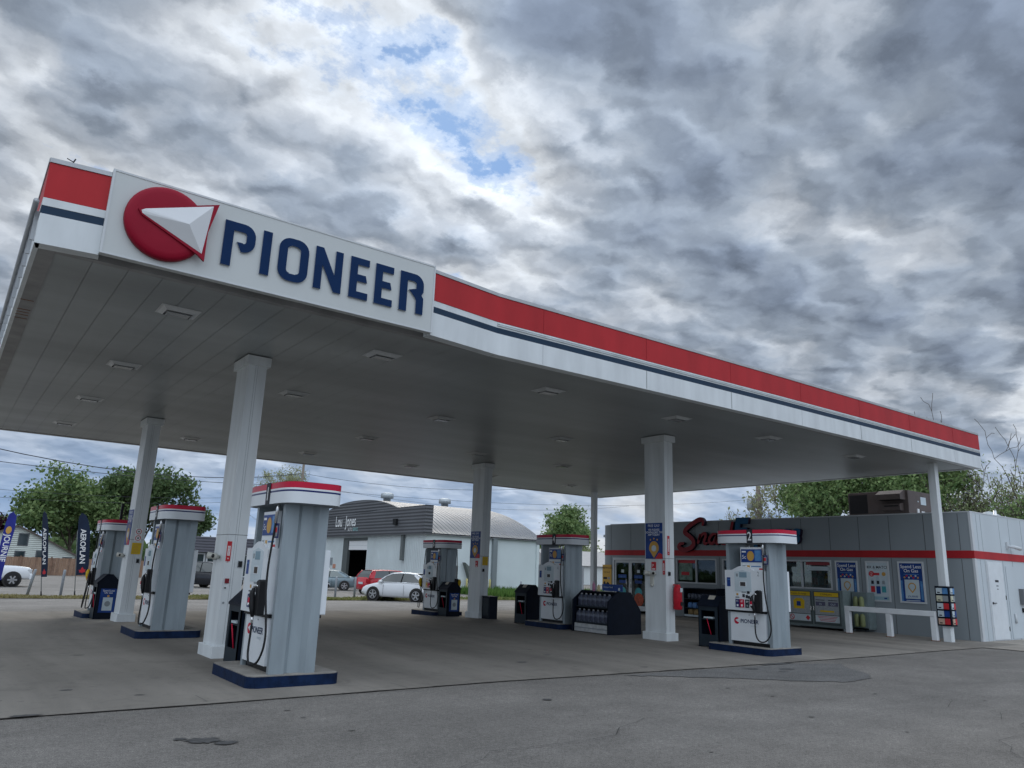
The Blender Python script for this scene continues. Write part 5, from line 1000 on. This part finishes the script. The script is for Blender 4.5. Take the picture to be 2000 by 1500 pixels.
def feather(x, y, h, w_, yaw, mat, label, text, blade, bottom, tcol, tsz, leaf=False, drop=False):
    t = thing('feather_flag', label, 'flag', (x, y, gz(y)), yaw, 'feather flags by the street', world=False)
    mb = MB(); mb.tube([(0, .02, 0), (0, .02, h * .75), (w_ * .25, .02, h * .97)], [.018, .014, .008], 8, GREYP); mb.build('pole', t)
    mb = MB(); mb.tube([(0, .02, .02), (0, .02, .25)], .03, 8, BLACK)
    for a in (0, PI / 2): mb.box(-.22 if a == 0 else -.015, .22 if a == 0 else .015, -.2 if a else .005, .24 if a else .035, .0, .025, PALE if drop else BLACK)
    mb.build('base', t)
    fr = (Vector((0, 0, 0)), Vector((1, 0, 0)), Vector((0, 0, 1)), Vector((0, -1, 0)))
    P = [(.02, bottom), (.02, h * .9), (.05, h * .96), (w_ * .3, h), (w_ * .62, h * .97), (w_ * .85, h * .89), (w_, h * .76), (w_, bottom + h * .12), (w_ * .9, bottom - .02)] if blade == 0 else [(.02, bottom), (-.03, h * .5), (.0, h * .86), (.06, h * .97), (w_ * .5, h), (w_ * .9, h * .95), (w_, h * .8), (w_ * .8, h * .5), (w_ * .75, bottom + .1), (w_ * .8, bottom - .05)]
    mb = MB(); mb.fpoly(fr, P, 0, .012, mat); bn = mb.build('banner', t)
    f9 = (Vector((0, 0, 0)), Vector((0, 0, -1)), Vector((1, 0, 0)), Vector((0, -1, 0))); f10 = (Vector((0, 0, 0)), Vector((0, 0, -1)), Vector((1, 0, 0)), Vector((0, -1, 0)))
    mb = MB(); mb.ftext(f9, text, -h * .80 + (.25 if drop else 0), w_ * .48 - tsz * .35, tsz, .014, tcol, 'LEFT', 1.0 if not drop else .95, bold=.015)
    bottom += .02
    if leaf: mb.fpoly(fr, [(w_ * .5 + a_ * w_ * .9, bottom + .17 + b_ * w_ * .9) for a_, b_ in ((0, -.32), (.03, -.2), (.28, -.16), (.22, -.05), (.32, .06), (.12, .08), (.10, .18), (0, .34), (-.10, .18), (-.12, .08), (-.32, .06), (-.22, -.05), (-.28, -.16), (-.03, -.2))], .012, .014, REDP)
    if drop: mb.fdisc(fr, w_ * .45, h * .78, w_ * .28, .012, .015, ORNG, 14, w_ * .42)
    mb.build('lettering', bn); return t
FN = M('flag_navy', (.010, .020, .045), .7, var=.15); FB = M('flag_blue', (.022, .03, .22), .7, var=.12)
fA = feather(5.40, 40.2, 3.75, .52, -.15, FN, 'wide dark feather flag reading down its length, with a red leaf', 'AEROPLAN', 0, .95, TXTW, .31, leaf=True)
fB = feather(3.95, 38.9, 3.65, .46, -1.12, FN, 'narrow dark feather flag seen nearly edge-on', 'AEROPLAN', 0, .85, TXTW, .31, leaf=True)
fl = feather(2.08, 38.5, 3.5, .38, -.25, FB, 'blue feather flag leaning at the left edge of the view', 'JOURNIE', 1, .75, TXTW, .30, drop=True); fl.rotation_euler = (0, .03, -.25); fA.rotation_euler = (0, -.11, -.15); fB.rotation_euler = (.10, -.10, -1.12)
def cable(a, b, sag, r, label, grp='overhead wires across the street'):
    mb = MB(); a, b = Vector(a), Vector(b); mb.tube([a.lerp(b, i / 16) - Vector((0, 0, sag * 4 * (i / 16) * (1 - i / 16))) for i in range(17)], r, 5, M('cable', (.05, .055, .07), .7)); single(mb, 'power_line', a, label, 'power line', grp)
cable((-12, 60, 11.2), (30.8, 80, 10.9), 2.6, .035, 'thickest overhead wire, falling from the upper left edge to the trees')
cable((-12, 60, 8.2), (30.8, 80, 9.6), .9, .025, 'thin overhead wire just under the thickest one')
cable((-12, 62, 6.2), (30.8, 80, 8.6), 1.2, .014, 'thin wire low on the left, above the house roof')
cable((-12, 60, 5.5), (30.8, 80, 8.3), 1.3, .014, 'second thin wire low on the left, above the house roof')
cable((30.8, 80, 10.9), (70, 72, 13.5), 1.6, .02, 'upper overhead wire crossing above the workshop roof')
cable((30.8, 80, 9.8), (75, 74, 10.5), 1.5, .015, 'lower overhead wire crossing above the workshop roof')
cable((30.8, 80, 9.3), (120, 80, 16.0), 1.8, .018, 'overhead wire running on beyond the canopy column towards the shop')
def pole(name, x, y, h, label, trans):
    t = thing(name, label, 'utility pole', (x, y, gz(y))); z0_ = gz(y); WD = M('pole_wood', (.20, .17, .14), .85, var=.2, scale=2, stretch=(4, 4, .3)); mb = MB(); mb.tube([(x, y, z0_), (x, y, z0_ + h)], [.17, .12], 10, WD); mb.build('pole', t)
    mb = MB(); mb.box(x - 1.1, x + 1.1, y - .16, y - .06, z0_ + h - .7, z0_ + h - .58, WD); mb.build('crossarm', t)
    for k in (-1, 0, 1): mb = MB(); mb.tube([(x + k, y - .11, z0_ + h - .58), (x + k, y - .11, z0_ + h - .42)], .04, 8, GREYP); mb.build('insulator', t)
    if trans: mb = MB(); mb.lathe((x - .1, y + .50, trans - .38), [(.2, 0), (.24, .03), (.24, .66), (.18, .74), (.01, .76)], 14, GALV); mb.box(x - .15, x - .05, y + .1, y + .3, trans, trans + .08, GREYP); mb.build('transformer', t)
pole('utility_pole', 30.8, 80, 15.5, 'wooden pole rising behind the header of the nearest pump', 0)
pole('utility_pole', 40, 28.4, 9.5, 'pole with round grey drum in the thin trees behind the shop', 5.95)
#@@CARS
# ================================================================== cars
TY = M('tyre', (.018, .018, .02), .8); RIM = M('rim', (.42, .43, .45), .35, .7); RIMD = M('rim_gap', (.03, .03, .03), .7); HL = M('headlight', (.55, .58, .6), .1, spec=.9); TL = M('taillight', (.35, .01, .02), .2)
CG = M('car_glass', (.03, .045, .05), .04, spec=1.0); CG2 = M('car_glass_light', (.10, .14, .14), .06, spec=1.0)
def car(name, label, cat, loc, heading, L, W_, H, paint, prof, green, wheels, wr=.33, glass=None, grp='cars parked beyond the street'):
    """prof: (x, z of shoulder) ; green: ((x_base_front, x_roof_front, x_roof_rear, x_base_rear), z_base, z_roof); +x is the nose"""
    glass = glass or CG
    t = thing(name, label, cat, loc, heading, grp, world=False); hw = W_ / 2; zb = .20; rings = []
    for (x, zt) in prof:
        e = max(0, abs(x) / (L / 2)); k = 1 - .16 * e ** 5; w0 = hw * k; zlo = zb + (.10 if e > .96 else 0); zm = zlo + (zt - zlo) * .45
        half = [(0, zlo), (w0 * .86, zlo), (w0 * .97, zlo + .10), (w0, zm), (w0 * .985, zt - .13), (w0 * .93, zt - .02), (w0 * .6, zt + .02), (0, zt + .03)]
        rings.append([(x, -y, z) for y, z in half] + [(x, y, z) for y, z in half[::-1][1:-1]])
    mb = MB(); mb.loft(rings, paint); bd = mb.build('body', t)
    (a, b, c, d), zl, zr = green; wb = hw * .94; wt = hw * .74
    wy = lambda z: wb + (wt - wb) * (z - zl) / (zr - zl)
    top = [(a, zl), (a + (b - a) * .5, zl + (zr - zl) * .58), (b, zr - .035), (b + (c - b) * .3, zr), (b + (c - b) * .65, zr - .005), (c, zr - .05), (c + (d - c) * .55, zl + (zr - zl) * .52), (d, zl)]
    mb = MB(); vs = [(x, -wy(z), z) for x, z in top] + [(x, wy(z), z) for x, z in top]; n = len(top)
    mb.add(vs, [(i, i + 1, n + i + 1, n + i) for i in range(n - 1)] + [tuple(range(n - 1, -1, -1)), tuple(range(n, 2 * n))], glass); mb.build('windows', t)
    mb = MB()       # roof skin follows the same curve, a little proud of the glass
    sk = top[2:6]; K = []
    for x, z in sk: w_ = wy(z); K.append([(x, -w_ - .012, z - .05), (x, -w_ - .004, z + .004), (x, -w_ * .8, z + .03), (x, 0, z + .045), (x, w_ * .8, z + .03), (x, w_ + .004, z + .004), (x, w_ + .012, z - .05)])
    vs = [v for r in K for v in r]; mb.add(vs, [(i * 7 + k, i * 7 + k + 1, (i + 1) * 7 + k + 1, (i + 1) * 7 + k) for i in range(len(K) - 1) for k in range(6)], paint, True)
    for s in (-1, 1):
        pt = lambda x, z, o=.008: (x, s * (wy(z) + o), z)
        for i in (0, 1): mb.tube([pt(*top[i]), pt(*top[i + 1])], .032, 6, paint)
        for i in (5, 6): mb.tube([pt(*top[i]), pt(*top[i + 1])], .04, 6, paint)
        q = [top[5], top[6], top[7], (d + (a - d) * .13, zl), (c + (b - c) * .10, zr - .11)]      # solid rear quarter
        V = [pt(x, z, .006) for x, z in q]; mb.add(V, [tuple(range(5)) if s > 0 else tuple(range(4, -1, -1))], paint)
        xm = (a + d) / 2 + .12; mb.tube([pt(xm, zl), pt(xm - .04, zr - .04)], .028, 6, BLACK); mb.tube([pt(a + .02, zl - .005), pt(d, zl - .005)], .022, 6, paint)
    mb.build('roof', t)
    for wx in wheels:
        for s in (-1, 1):
            mb = MB(); yo = s * (hw - .10); n = 24
            mb.tube([(wx, s * (hw - .22), wr), (wx, s * (hw + .004), wr)], wr + .065, 20, RIMD, smooth=False); mb.build('wheel_arch', t)
            mb = MB(); mb.tube([(wx, s * (hw - .2), wr), (wx, s * (hw - .02), wr), (wx, s * (hw + .015), wr)], [wr, wr, wr - .03], n, TY); wh = mb.build('wheel', t)
            mb = MB(); fr = F((wx, s * (hw + .016), 0), (-s, 0, 0) if s < 0 else (-1, 0, 0), (0, s, 0)); mb.fdisc(fr, 0, wr, wr * .66, 0, .003, RIMD, 20)
            for k in range(5):
                a_ = 2 * PI * k / 5 + .3; mb.stroke(fr, [(0, wr), (wr * .64 * math.cos(a_), wr + wr * .64 * math.sin(a_))], wr * .20, .0035, .012, RIM)
            mb.stroke(fr, [(wr * .66 * math.cos(2 * PI * i / 20), wr + wr * .66 * math.sin(2 * PI * i / 20)) for i in range(20)], wr * .07, .0035, .012, RIM, closed=True); mb.build('rim', wh)
    xf, xr = prof[-1][0], prof[0][0]; zf, zrr = prof[-2][1], prof[1][1]
    for s in (-1, 1):
        mb = MB(); mb.loft([[(xf - .42, s * (hw * .93), zf - .16), (xf - .42, s * (hw * .93), zf - .04), (xf - .40, s * hw * .8, zf - .01), (xf - .40, s * hw * .8, zf - .18)], [(xf - .02, s * (hw * .80), zf - .24), (xf - .02, s * (hw * .80), zf - .12), (xf - .01, s * hw * .5, zf - .12), (xf - .01, s * hw * .5, zf - .24)]], HL); mb.build('headlight', t)
        mb = MB(); mb.box(xr - .01, xr + .25, min(s * hw * .96, s * hw * .72), max(s * hw * .96, s * hw * .72), zrr - .32, zrr - .06, TL); mb.build('taillight', t, .02)
        mb = MB(); mb.box(a - .28, a - .12, min(s * (hw + .14), s * (hw - .02)), max(s * (hw + .14), s * (hw - .02)), zl - .03, zl + .10, paint); mb.build('mirror', t, .03)
        mb = MB(); yy = s * (hw + .002)
        for q in (a - .35, (a + d) / 2 - .1, d + .35): mb.box(q, q + .012, min(yy, yy + s * .003), max(yy, yy + s * .003), .30, zl - .12, BLACK)
        mb.build('door_gap', bd)
    mb = MB(); mb.box(xr - .03, xr - .005, -.26, .26, zrr - .42, zrr - .28, PALE); mb.build('licence_plate', t)
    mb = MB(); mb.box(xf - .04, xf + .012, -hw * .6, hw * .6, .30, .42, BLACK); mb.build('grille', t)
    return t
CW = M('paint_white', (.72, .75, .78), .22, coat=.6); CRd = M('paint_red', (.46, .015, .03), .25, coat=.6); CGy = M('paint_slate', (.17, .23, .26), .25, .3, coat=.6); CSv = M('paint_silver', (.42, .48, .52), .25, .3, coat=.6); CBk = M('paint_black', (.012, .014, .02), .2, coat=.6)
hatchp = [(-2.05, .62), (-1.98, .92), (-1.6, 1.0), (-.6, 1.0), (.4, .97), (.95, .93), (1.4, .86), (1.8, .76), (2.0, .66), (2.08, .5)]
sedanp = [(-2.35, .62), (-2.28, .95), (-1.7, 1.02), (-.6, .98), (.4, .97), (.95, .95), (1.5, .90), (1.95, .82), (2.25, .70), (2.35, .52)]
suvp = [(-2.1, .6), (-2.05, 1.08), (-1.6, 1.12), (-.6, 1.10), (.4, 1.08), (.95, 1.05), (1.45, 1.0), (1.85, .92), (2.05, .78), (2.1, .55)]
# hatchback: wheels stand at (18.8,37.2) and (20.1,35.1)
hd_ = math.atan2(2.14, -1.34); mid = Vector((19.45, 36.13)); cen = mid + Vector((.847, .53)) * .86
car('parked_car', 'white hatchback parked with its nose to the left beyond the pumps', 'car', (cen.x, cen.y, gz(36.4)), hd_, 4.16, 1.76, 1.46, CW, hatchp, ((1.02, .25, -1.15, -1.92), .95, 1.44), (1.27, -1.28), .325)
car('parked_car', 'red boxy car seen from behind, left of the white hatchback', 'car', (25.6, 48.7, -.5), .09, 4.2, 1.8, 1.63, CRd, suvp, ((1.15, .62, -1.62, -2.0), 1.06, 1.60), (1.3, -1.3), .34)
car('parked_car', 'slate grey sedan facing left behind the steel post', 'car', (24.0, 55.6, -.5), math.atan2(.36, -.93), 4.7, 1.82, 1.45, CGy, sedanp, ((1.05, .3, -.95, -1.75), .95, 1.43), (1.42, -1.38), .33, CG2)
car('parked_car', 'silver car behind the slate grey sedan', 'car', (25.6, 62.5, -.5), math.atan2(.36, -.93), 4.6, 1.85, 1.62, CSv, suvp, ((1.1, .5, -1.4, -1.95), 1.06, 1.62), (1.35, -1.35), .35, CG2)
car('parked_car', 'black car with its front just showing right of the nearest pump', 'car', (19.7, 50.8, -.5), .12, 4.5, 1.8, 1.45, CBk, sedanp, ((1.0, .3, -.95, -1.7), .95, 1.42), (1.4, -1.35), .33)
car('parked_car', 'dark car glimpsed between the near left column and the nearest pump', 'car', (15.9, 56.5, -.5), -1.0, 4.6, 1.85, 1.75, CBk, suvp, ((1.1, .5, -1.4, -1.95), 1.06, 1.72), (1.35, -1.35), .36)
# pickup at the left edge
hp_ = math.atan2(.12, .99)
pt_ = thing('pickup_truck', 'white pickup truck entering at the left edge of the view', 'pickup truck', (1.95, 53.6, -.5), hp_, 'cars parked beyond the street', world=False)
mb = MB(); hw = .98; rings = []
for (x, zt, k) in ((-2.9, .95, .95), (-2.8, 1.12, 1), (-1.0, 1.13, 1), (.3, 1.14, 1), (1.2, 1.16, 1), (2.0, 1.14, .99), (2.55, 1.08, .95), (2.68, .98, .90), (2.72, .75, .88)):
    w0 = hw * k; half = [(0, .42), (w0 * .9, .42), (w0, .55), (w0, .85), (w0 * .98, zt - .10), (w0 * .92, zt), (w0 * .5, zt + .02), (0, zt + .03)]; rings.append([(x, -y, z) for y, z in half] + [(x, y, z) for y, z in half[::-1][1:-1]])
mb.loft(rings, CW); mb.build('body', pt_)
mb = MB(); mb.loft([[(1.25, -.9, 1.14), (1.25, .9, 1.14), (-1.0, .9, 1.14), (-1.0, -.9, 1.14)], [(.55, -.74, 1.80), (.55, .74, 1.80), (-.85, .74, 1.80), (-.85, -.74, 1.80)]], CG, False, False); mb.build('windows', pt_)
mb = MB(); mb.loft([[(.58, -.76, 1.78), (.58, .76, 1.78), (-.88, .76, 1.78), (-.88, -.76, 1.78)], [(.45, -.70, 1.86), (.45, .70, 1.86), (-.8, .70, 1.86), (-.8, -.70, 1.86)]], CW); mb.build('roof', pt_, .02)
mb = MB(); mb.box(2.60, 2.86, -.95, .95, .42, .72, CW); mb.build('bumper', pt_, .04)
for s in (-1, 1):
    mb = MB(); mb.box(2.45, 2.70, min(s * .93, s * .65), max(s * .93, s * .65), .82, 1.0, HL); mb.build('headlight', pt_, .02)
    for wx in (1.75, -1.75):
        mb = MB(); mb.tube([(wx, s * (hw - .25), .40), (wx, s * (hw + .004), .40)], .47, 20, RIMD, smooth=False); mb.build('wheel_arch', pt_)
        mb = MB(); mb.tube([(wx, s * (hw - .22), .39), (wx, s * (hw + .0), .39), (wx, s * (hw + .03), .39)], [.39, .39, .36], 24, TY); wh = mb.build('wheel', pt_); mb = MB(); fr = F((wx, s * (hw + .031), 0), (-1, 0, 0), (0, s, 0)); mb.fdisc(fr, 0, .39, .25, 0, .004, RIMD, 20)
        for k in range(6): a_ = 2 * PI * k / 6; mb.stroke(fr, [(0, .39), (.24 * math.cos(a_), .39 + .24 * math.sin(a_))], .08, .0045, .014, RIM)
        mb.build('rim', wh)
#@@TREES
# ================================================================== vegetation
def leaf_mat(name, c1, c2, trans=.35):
    m = bpy.data.materials.new(name); m.use_nodes = True; t = m.node_tree; p = t.nodes['Principled BSDF']; p.inputs['Roughness'].default_value = .6; p.inputs['Specular IOR Level'].default_value = .3
    ge = t.nodes.new('ShaderNodeNewGeometry'); r = t.nodes.new('ShaderNodeValToRGB'); r.color_ramp.elements[0].color = (*c1, 1); r.color_ramp.elements[1].color = (*c2, 1); t.links.new(ge.outputs['Random Per Island'], r.inputs[0]); t.links.new(r.outputs[0], p.inputs['Base Color'])
    tr = t.nodes.new('ShaderNodeBsdfTranslucent'); t.links.new(r.outputs[0], tr.inputs['Color']); mx = t.nodes.new('ShaderNodeMixShader'); mx.inputs[0].default_value = trans; o = t.nodes['Material Output']; t.links.new(p.outputs[0], mx.inputs[1]); t.links.new(tr.outputs[0], mx.inputs[2]); t.links.new(mx.outputs[0], o.inputs[0]); return m
LG = leaf_mat('leaf_green', (.07, .135, .045), (.24, .33, .13)); LD = leaf_mat('leaf_deep', (.045, .09, .032), (.14, .205, .085)); LY = leaf_mat('leaf_spring', (.22, .25, .13), (.36, .38, .22)); LP = leaf_mat('leaf_purple', (.03, .010, .018), (.07, .02, .035)); LM = leaf_mat('leaf_mixed', (.16, .21, .09), (.38, .42, .23))
BK = M('bark', (.10, .085, .07), .9, var=.25, scale=5); BKL = M('bark_pale', (.19, .165, .14), .9, var=.2, scale=5)
def tree(label, x, y, h, wd, seed, nleaf, ls, lm, name='tree', depth=4, nb=3, trunk=.3, clump=.5, bark=None, z=None, trunkr=.02, up=.35, cat='tree', grp=None, wander=.18, droop=0):
    rg = random.Random(seed); segs = []; tips = []
    def grow(p, d, L, r, lv):
        n = 3; pts = [p]; rs = [r]
        for i in range(n):
            d = (d + Vector((rg.gauss(0, wander), rg.gauss(0, wander), rg.gauss(0, wander * .6) + up * .12)) ).normalized(); p = p + d * L / n; pts.append(p); rs.append(r * (1 - .35 * (i + 1) / n))
            if lv <= 1: tips.append(p)
        segs.append((pts, rs))
        if lv == 0: return
        k = nb + (1 if lv == depth else 0)
        for i in range(k):
            az = 2 * PI * (i + rg.random() * .7) / k; tilt = rg.uniform(.35, .85) if lv < depth else rg.uniform(.3, .9); a = d.orthogonal().normalized(); b = d.cross(a)
            nd = (d * math.cos(tilt) + (a * math.cos(az) + b * math.sin(az)) * math.sin(tilt)).normalized(); nd.z = nd.z * (1 - droop) + .08; nd.normalize(); s = pts[-1] if i % 2 == 0 else pts[-2]
            grow(s, nd, L * rg.uniform(.62, .86), rs[-1] * .68, lv - 1)
    grow(Vector((0, 0, 0)), Vector((0, 0, 1)), trunk, trunkr / .3 * .3, depth)
    allp = np.array([tuple(p) for s in segs for p in s[0]]); mx_ = allp.max(0); mn_ = allp.min(0); sx = wd * .92 / max(mx_[0] - mn_[0], .01); sy = wd * .92 / max(mx_[1] - mn_[1], .01); sz = h * .95 / mx_[2]; cx_ = 0
    S = lambda p: Vector((p.x * sx, p.y * sy, p.z * sz))
    z0_ = gz(y) if z is None else z
    t = thing(name, label, cat, (x, y, z0_), 0, grp, world=False); mb = MB()
    for pts, rs in segs:
        mb.tube([S(p) for p in pts], [max(.012, q * h) for q in rs], 5 if rs[0] < trunkr * .6 else 8, bark or BK, False)
    mb.build('trunk', t)
    if nleaf:
        T = np.array([tuple(S(p)) for p in tips]); rs_ = np.random.RandomState(seed); idx = rs_.randint(0, len(T), nleaf); wgt = rs_.rand(len(T)); idx = np.where(rs_.rand(nleaf) < wgt[idx] * .55, rs_.randint(0, len(T), nleaf), idx)
        C_ = T[idx] + rs_.normal(0, clump, (nleaf, 3)) * np.array([1, 1, .7]); A = rs_.normal(0, 1, (nleaf, 3)); A /= np.linalg.norm(A, axis=1)[:, None]; B = rs_.normal(0, 1, (nleaf, 3)); B -= (B * A).sum(1)[:, None] * A; B /= np.linalg.norm(B, axis=1)[:, None]; s1 = ls * rs_.uniform(.5, 1.2, (nleaf, 1)); A *= s1; B *= s1 * .6
        C_[:, 2] = np.maximum(C_[:, 2], .15)
        V = np.stack([C_ - A, C_ - B * .9, C_ + A, C_ + B], 1).reshape(-1, 3); me = bpy.data.meshes.new('crown'); me.vertices.add(nleaf * 4); me.vertices.foreach_set('co', V.ravel()); me.loops.add(nleaf * 4); me.loops.foreach_set('vertex_index', np.arange(nleaf * 4)); me.polygons.add(nleaf); me.polygons.foreach_set('loop_start', np.arange(0, nleaf * 4, 4)); me.polygons.foreach_set('loop_total', np.full(nleaf, 4)); me.materials.append(lm); me.update(calc_edges=True); me.validate()
        o = bpy.data.objects.new('crown', me); COL.objects.link(o); o.parent = t
    return t
tree('broad green tree behind the gabled house, left of the taller one', 12.7, 101, 11.8, 10.8, 11, 13000, .26, LG, depth=5, clump=.8, trunk=.13, droop=.35, up=.5)
tree('taller dark green tree behind the far left column', 20.8, 104, 13.9, 12.5, 12, 15000, .28, LD, depth=5, clump=.7, trunk=.16, droop=.2, up=.5)
tree('green tree filling the gap between the two large ones', 16.8, 108, 9.5, 9.5, 13, 9000, .28, LD, depth=4, clump=.8, trunk=.15)
tree('small green tree right of the tall dark one', 26.5, 106, 9.5, 7.0, 14, 8000, .28, LD, depth=4, clump=.6, trunk=.2)
tree('purple-leaved tree at the left edge behind the house', 4.3, 104, 7.9, 6.2, 15, 8000, .24, LP, depth=4, clump=.5, trunk=.2)
tree('bare pale budding tree behind the header of the nearest pump', 38.0, 100, 15.5, 12.5, 16, 5000, .13, LY, depth=6, clump=.3, bark=BKL, trunk=.3, trunkr=.010, nb=2)
tree('small green tree behind the left end of the workshop', 47, 104, 8.8, 6, 17, 5000, .26, LD, depth=4, clump=.6)
tree('round green tree standing alone beyond the white outbuilding', 96.5, 112, 15.0, 13.0, 18, 15000, .30, LG, depth=5, clump=.75, trunk=.3, trunkr=.02)
tree('yellow-green shrub at the foot of the lone round tree', 93, 109, 6.8, 9, 19, 5000, .3, LM, 'shrub', depth=3, clump=.8, trunk=.1, cat='shrub')
GT = 'trees behind the shop'
tree('dense leafy tree behind the shop roof, left of the brown unit', 39, 23.2, 8.6, 7.0, 21, 17000, .12, LG, depth=5, clump=.34, trunk=.2, z=0, grp=GT)
tree('dense leafy tree directly behind the brown rooftop unit', 40, 19.2, 9.2, 7.5, 22, 17000, .12, LG, depth=5, clump=.34, trunk=.2, z=0, grp=GT)
tree('thin half-leafed tree around the pole behind the shop', 40, 27.6, 9.4, 6.0, 23, 1500, .12, LY, depth=5, clump=.22, bark=BKL, trunk=.2, z=0, trunkr=.012, grp=GT)
tree('thin twiggy tree left of the pole behind the shop', 41, 30.6, 7.2, 5.0, 24, 700, .12, LY, depth=5, clump=.22, bark=BKL, trunk=.2, z=0, trunkr=.010, grp=GT)
tree('tall bare crooked tree at the canopy tip', 40, 15.9, 11.3, 4.6, 25, 0, .1, LY, depth=5, nb=2, trunk=.5, z=0, trunkr=.018, wander=.3, grp=GT, bark=BK)
tree('tall bare forked tree at the right edge', 40, 14.0, 9.9, 4.0, 26, 0, .1, LY, depth=5, nb=2, trunk=.5, z=0, trunkr=.018, wander=.3, grp=GT, bark=BK)
tree('faint bare treetop just above the canopy edge', 44, 19.2, 11.2, 5.0, 27, 0, .1, LY, depth=5, nb=3, trunk=.35, z=0, trunkr=.005, grp=GT, bark=BKL)
for k, (x_, y_, h_, w_, n_, lb) in enumerate(((42, 16.6, 8.2, 4.5, 2300, 'half-leafed tree between the thin support and the canopy tip'), (42, 14.6, 7.8, 4.5, 2300, 'half-leafed tree right of the canopy tip'), (41, 18.0, 8.0, 4.2, 1900, 'half-leafed tree just right of the brown unit'), (43, 12.4, 8.0, 5.0, 1900, 'half-leafed tree out at the right of the shop'), (38.6, 14.0, 5.9, 3.4, 2400, 'bushy green tree low behind the shop side wall'), (39.5, 16.6, 6.2, 3.6, 2400, 'low leafy tree behind the shop corner'))):
    tree(lb, x_, y_, h_, w_, 30 + k, int(n_ * 1.15), .08, LM if k != 4 else LG, depth=5, clump=.30, trunk=.25, z=0, trunkr=.012, grp=GT, wander=.25, bark=BK)
# verge grass
def grass(name, x0, x1, y0, y1, n, hh, c1, c2, seed):
    rs_ = np.random.RandomState(seed); X = rs_.uniform(x0, x1, n); Y = rs_.uniform(y0, y1, n); Z = np.interp(Y, YK, [0, -.02, -.1, -.5]); a = rs_.uniform(0, PI, n); wv = rs_.uniform(.04, .12, n); h_ = hh * rs_.uniform(.3, 1.2, n) * (0.6 + .5 * np.sin(X * .7) ** 2)
    dx, dy = np.cos(a) * wv, np.sin(a) * wv; lx, ly = rs_.normal(0, .04, n), rs_.normal(0, .04, n)
    V = np.stack([np.stack([X - dx, Y - dy, Z], 1), np.stack([X + dx, Y + dy, Z], 1), np.stack([X + lx, Y + ly, Z + h_], 1)], 1).reshape(-1, 3); me = bpy.data.meshes.new(name); me.vertices.add(n * 3); me.vertices.foreach_set('co', V.ravel()); me.loops.add(n * 3); me.loops.foreach_set('vertex_index', np.arange(n * 3)); me.polygons.add(n); me.polygons.foreach_set('loop_start', np.arange(0, n * 3, 3)); me.polygons.foreach_set('loop_total', np.full(n, 3)); me.materials.append(leaf_mat(name, c1, c2)); me.update(calc_edges=True); o = bpy.data.objects.new(name, me); COL.objects.link(o); o['kind'] = 'stuff'; return o
DIRT2 = M('verge_soil', (.17, .145, .09), .95, var=.3, scale=1.5); GRS = M('verge_turf', (.07, .10, .03), .95, var=.3, scale=2)
struct(sheet('g', -60, 22, 37.4, 40.4, .004, DIRT2), 'verge'); struct(sheet('g', 25.5, 120, 39.6, 43.0, .004, DIRT2), 'verge'); struct(sheet('g', 38.3, 120, 43.0, 53.4, .005, GRS), 'verge')
grass('verge_grass', -25, 11, 37.5, 40.3, 12000, .12, (.20, .18, .08), (.30, .27, .13), 1); grass('verge_grass', 10, 22, 37.5, 40.3, 7000, .16, (.13, .16, .05), (.26, .25, .10), 2)
grass('lawn_grass', 27, 75, 39.8, 42.8, 14000, .18, (.10, .15, .04), (.20, .22, .08), 3); grass('lawn_grass', 33, 75, 43.0, 53.2, 32000, .55, (.05, .12, .02), (.12, .22, .05), 4)
# far wood along the horizon
rs_ = np.random.RandomState(9); n = 16000; ang = rs_.uniform(-.2, PI * .75, n); rad = rs_.uniform(205, 240, n); X = rad * np.cos(ang); Y = rad * np.sin(ang); hmax = 4.0 + 1.5 * np.sin(ang * 23) + 1.2 * np.sin(ang * 61 + 1); Zc = -.5 + rs_.rand(n) * hmax
A = rs_.normal(0, 1.0, (n, 3)); B = rs_.normal(0, 1.0, (n, 3)); C_ = np.stack([X, Y, Zc], 1); V = np.stack([C_ - A, C_ + B, C_ + A], 1).reshape(-1, 3); V[:, 2] = np.maximum(V[:, 2], -.55)
me = bpy.data.meshes.new('far_wood'); me.vertices.add(n * 3); me.vertices.foreach_set('co', V.ravel()); me.loops.add(n * 3); me.loops.foreach_set('vertex_index', np.arange(n * 3)); me.polygons.add(n); me.polygons.foreach_set('loop_start', np.arange(0, n * 3, 3)); me.polygons.foreach_set('loop_total', np.full(n, 3)); me.materials.append(LD); me.update(calc_edges=True); o = bpy.data.objects.new('far_wood', me); COL.objects.link(o); o['kind'] = 'stuff'
for o in bpy.data.objects:
    if 'base' in o: del o['base']
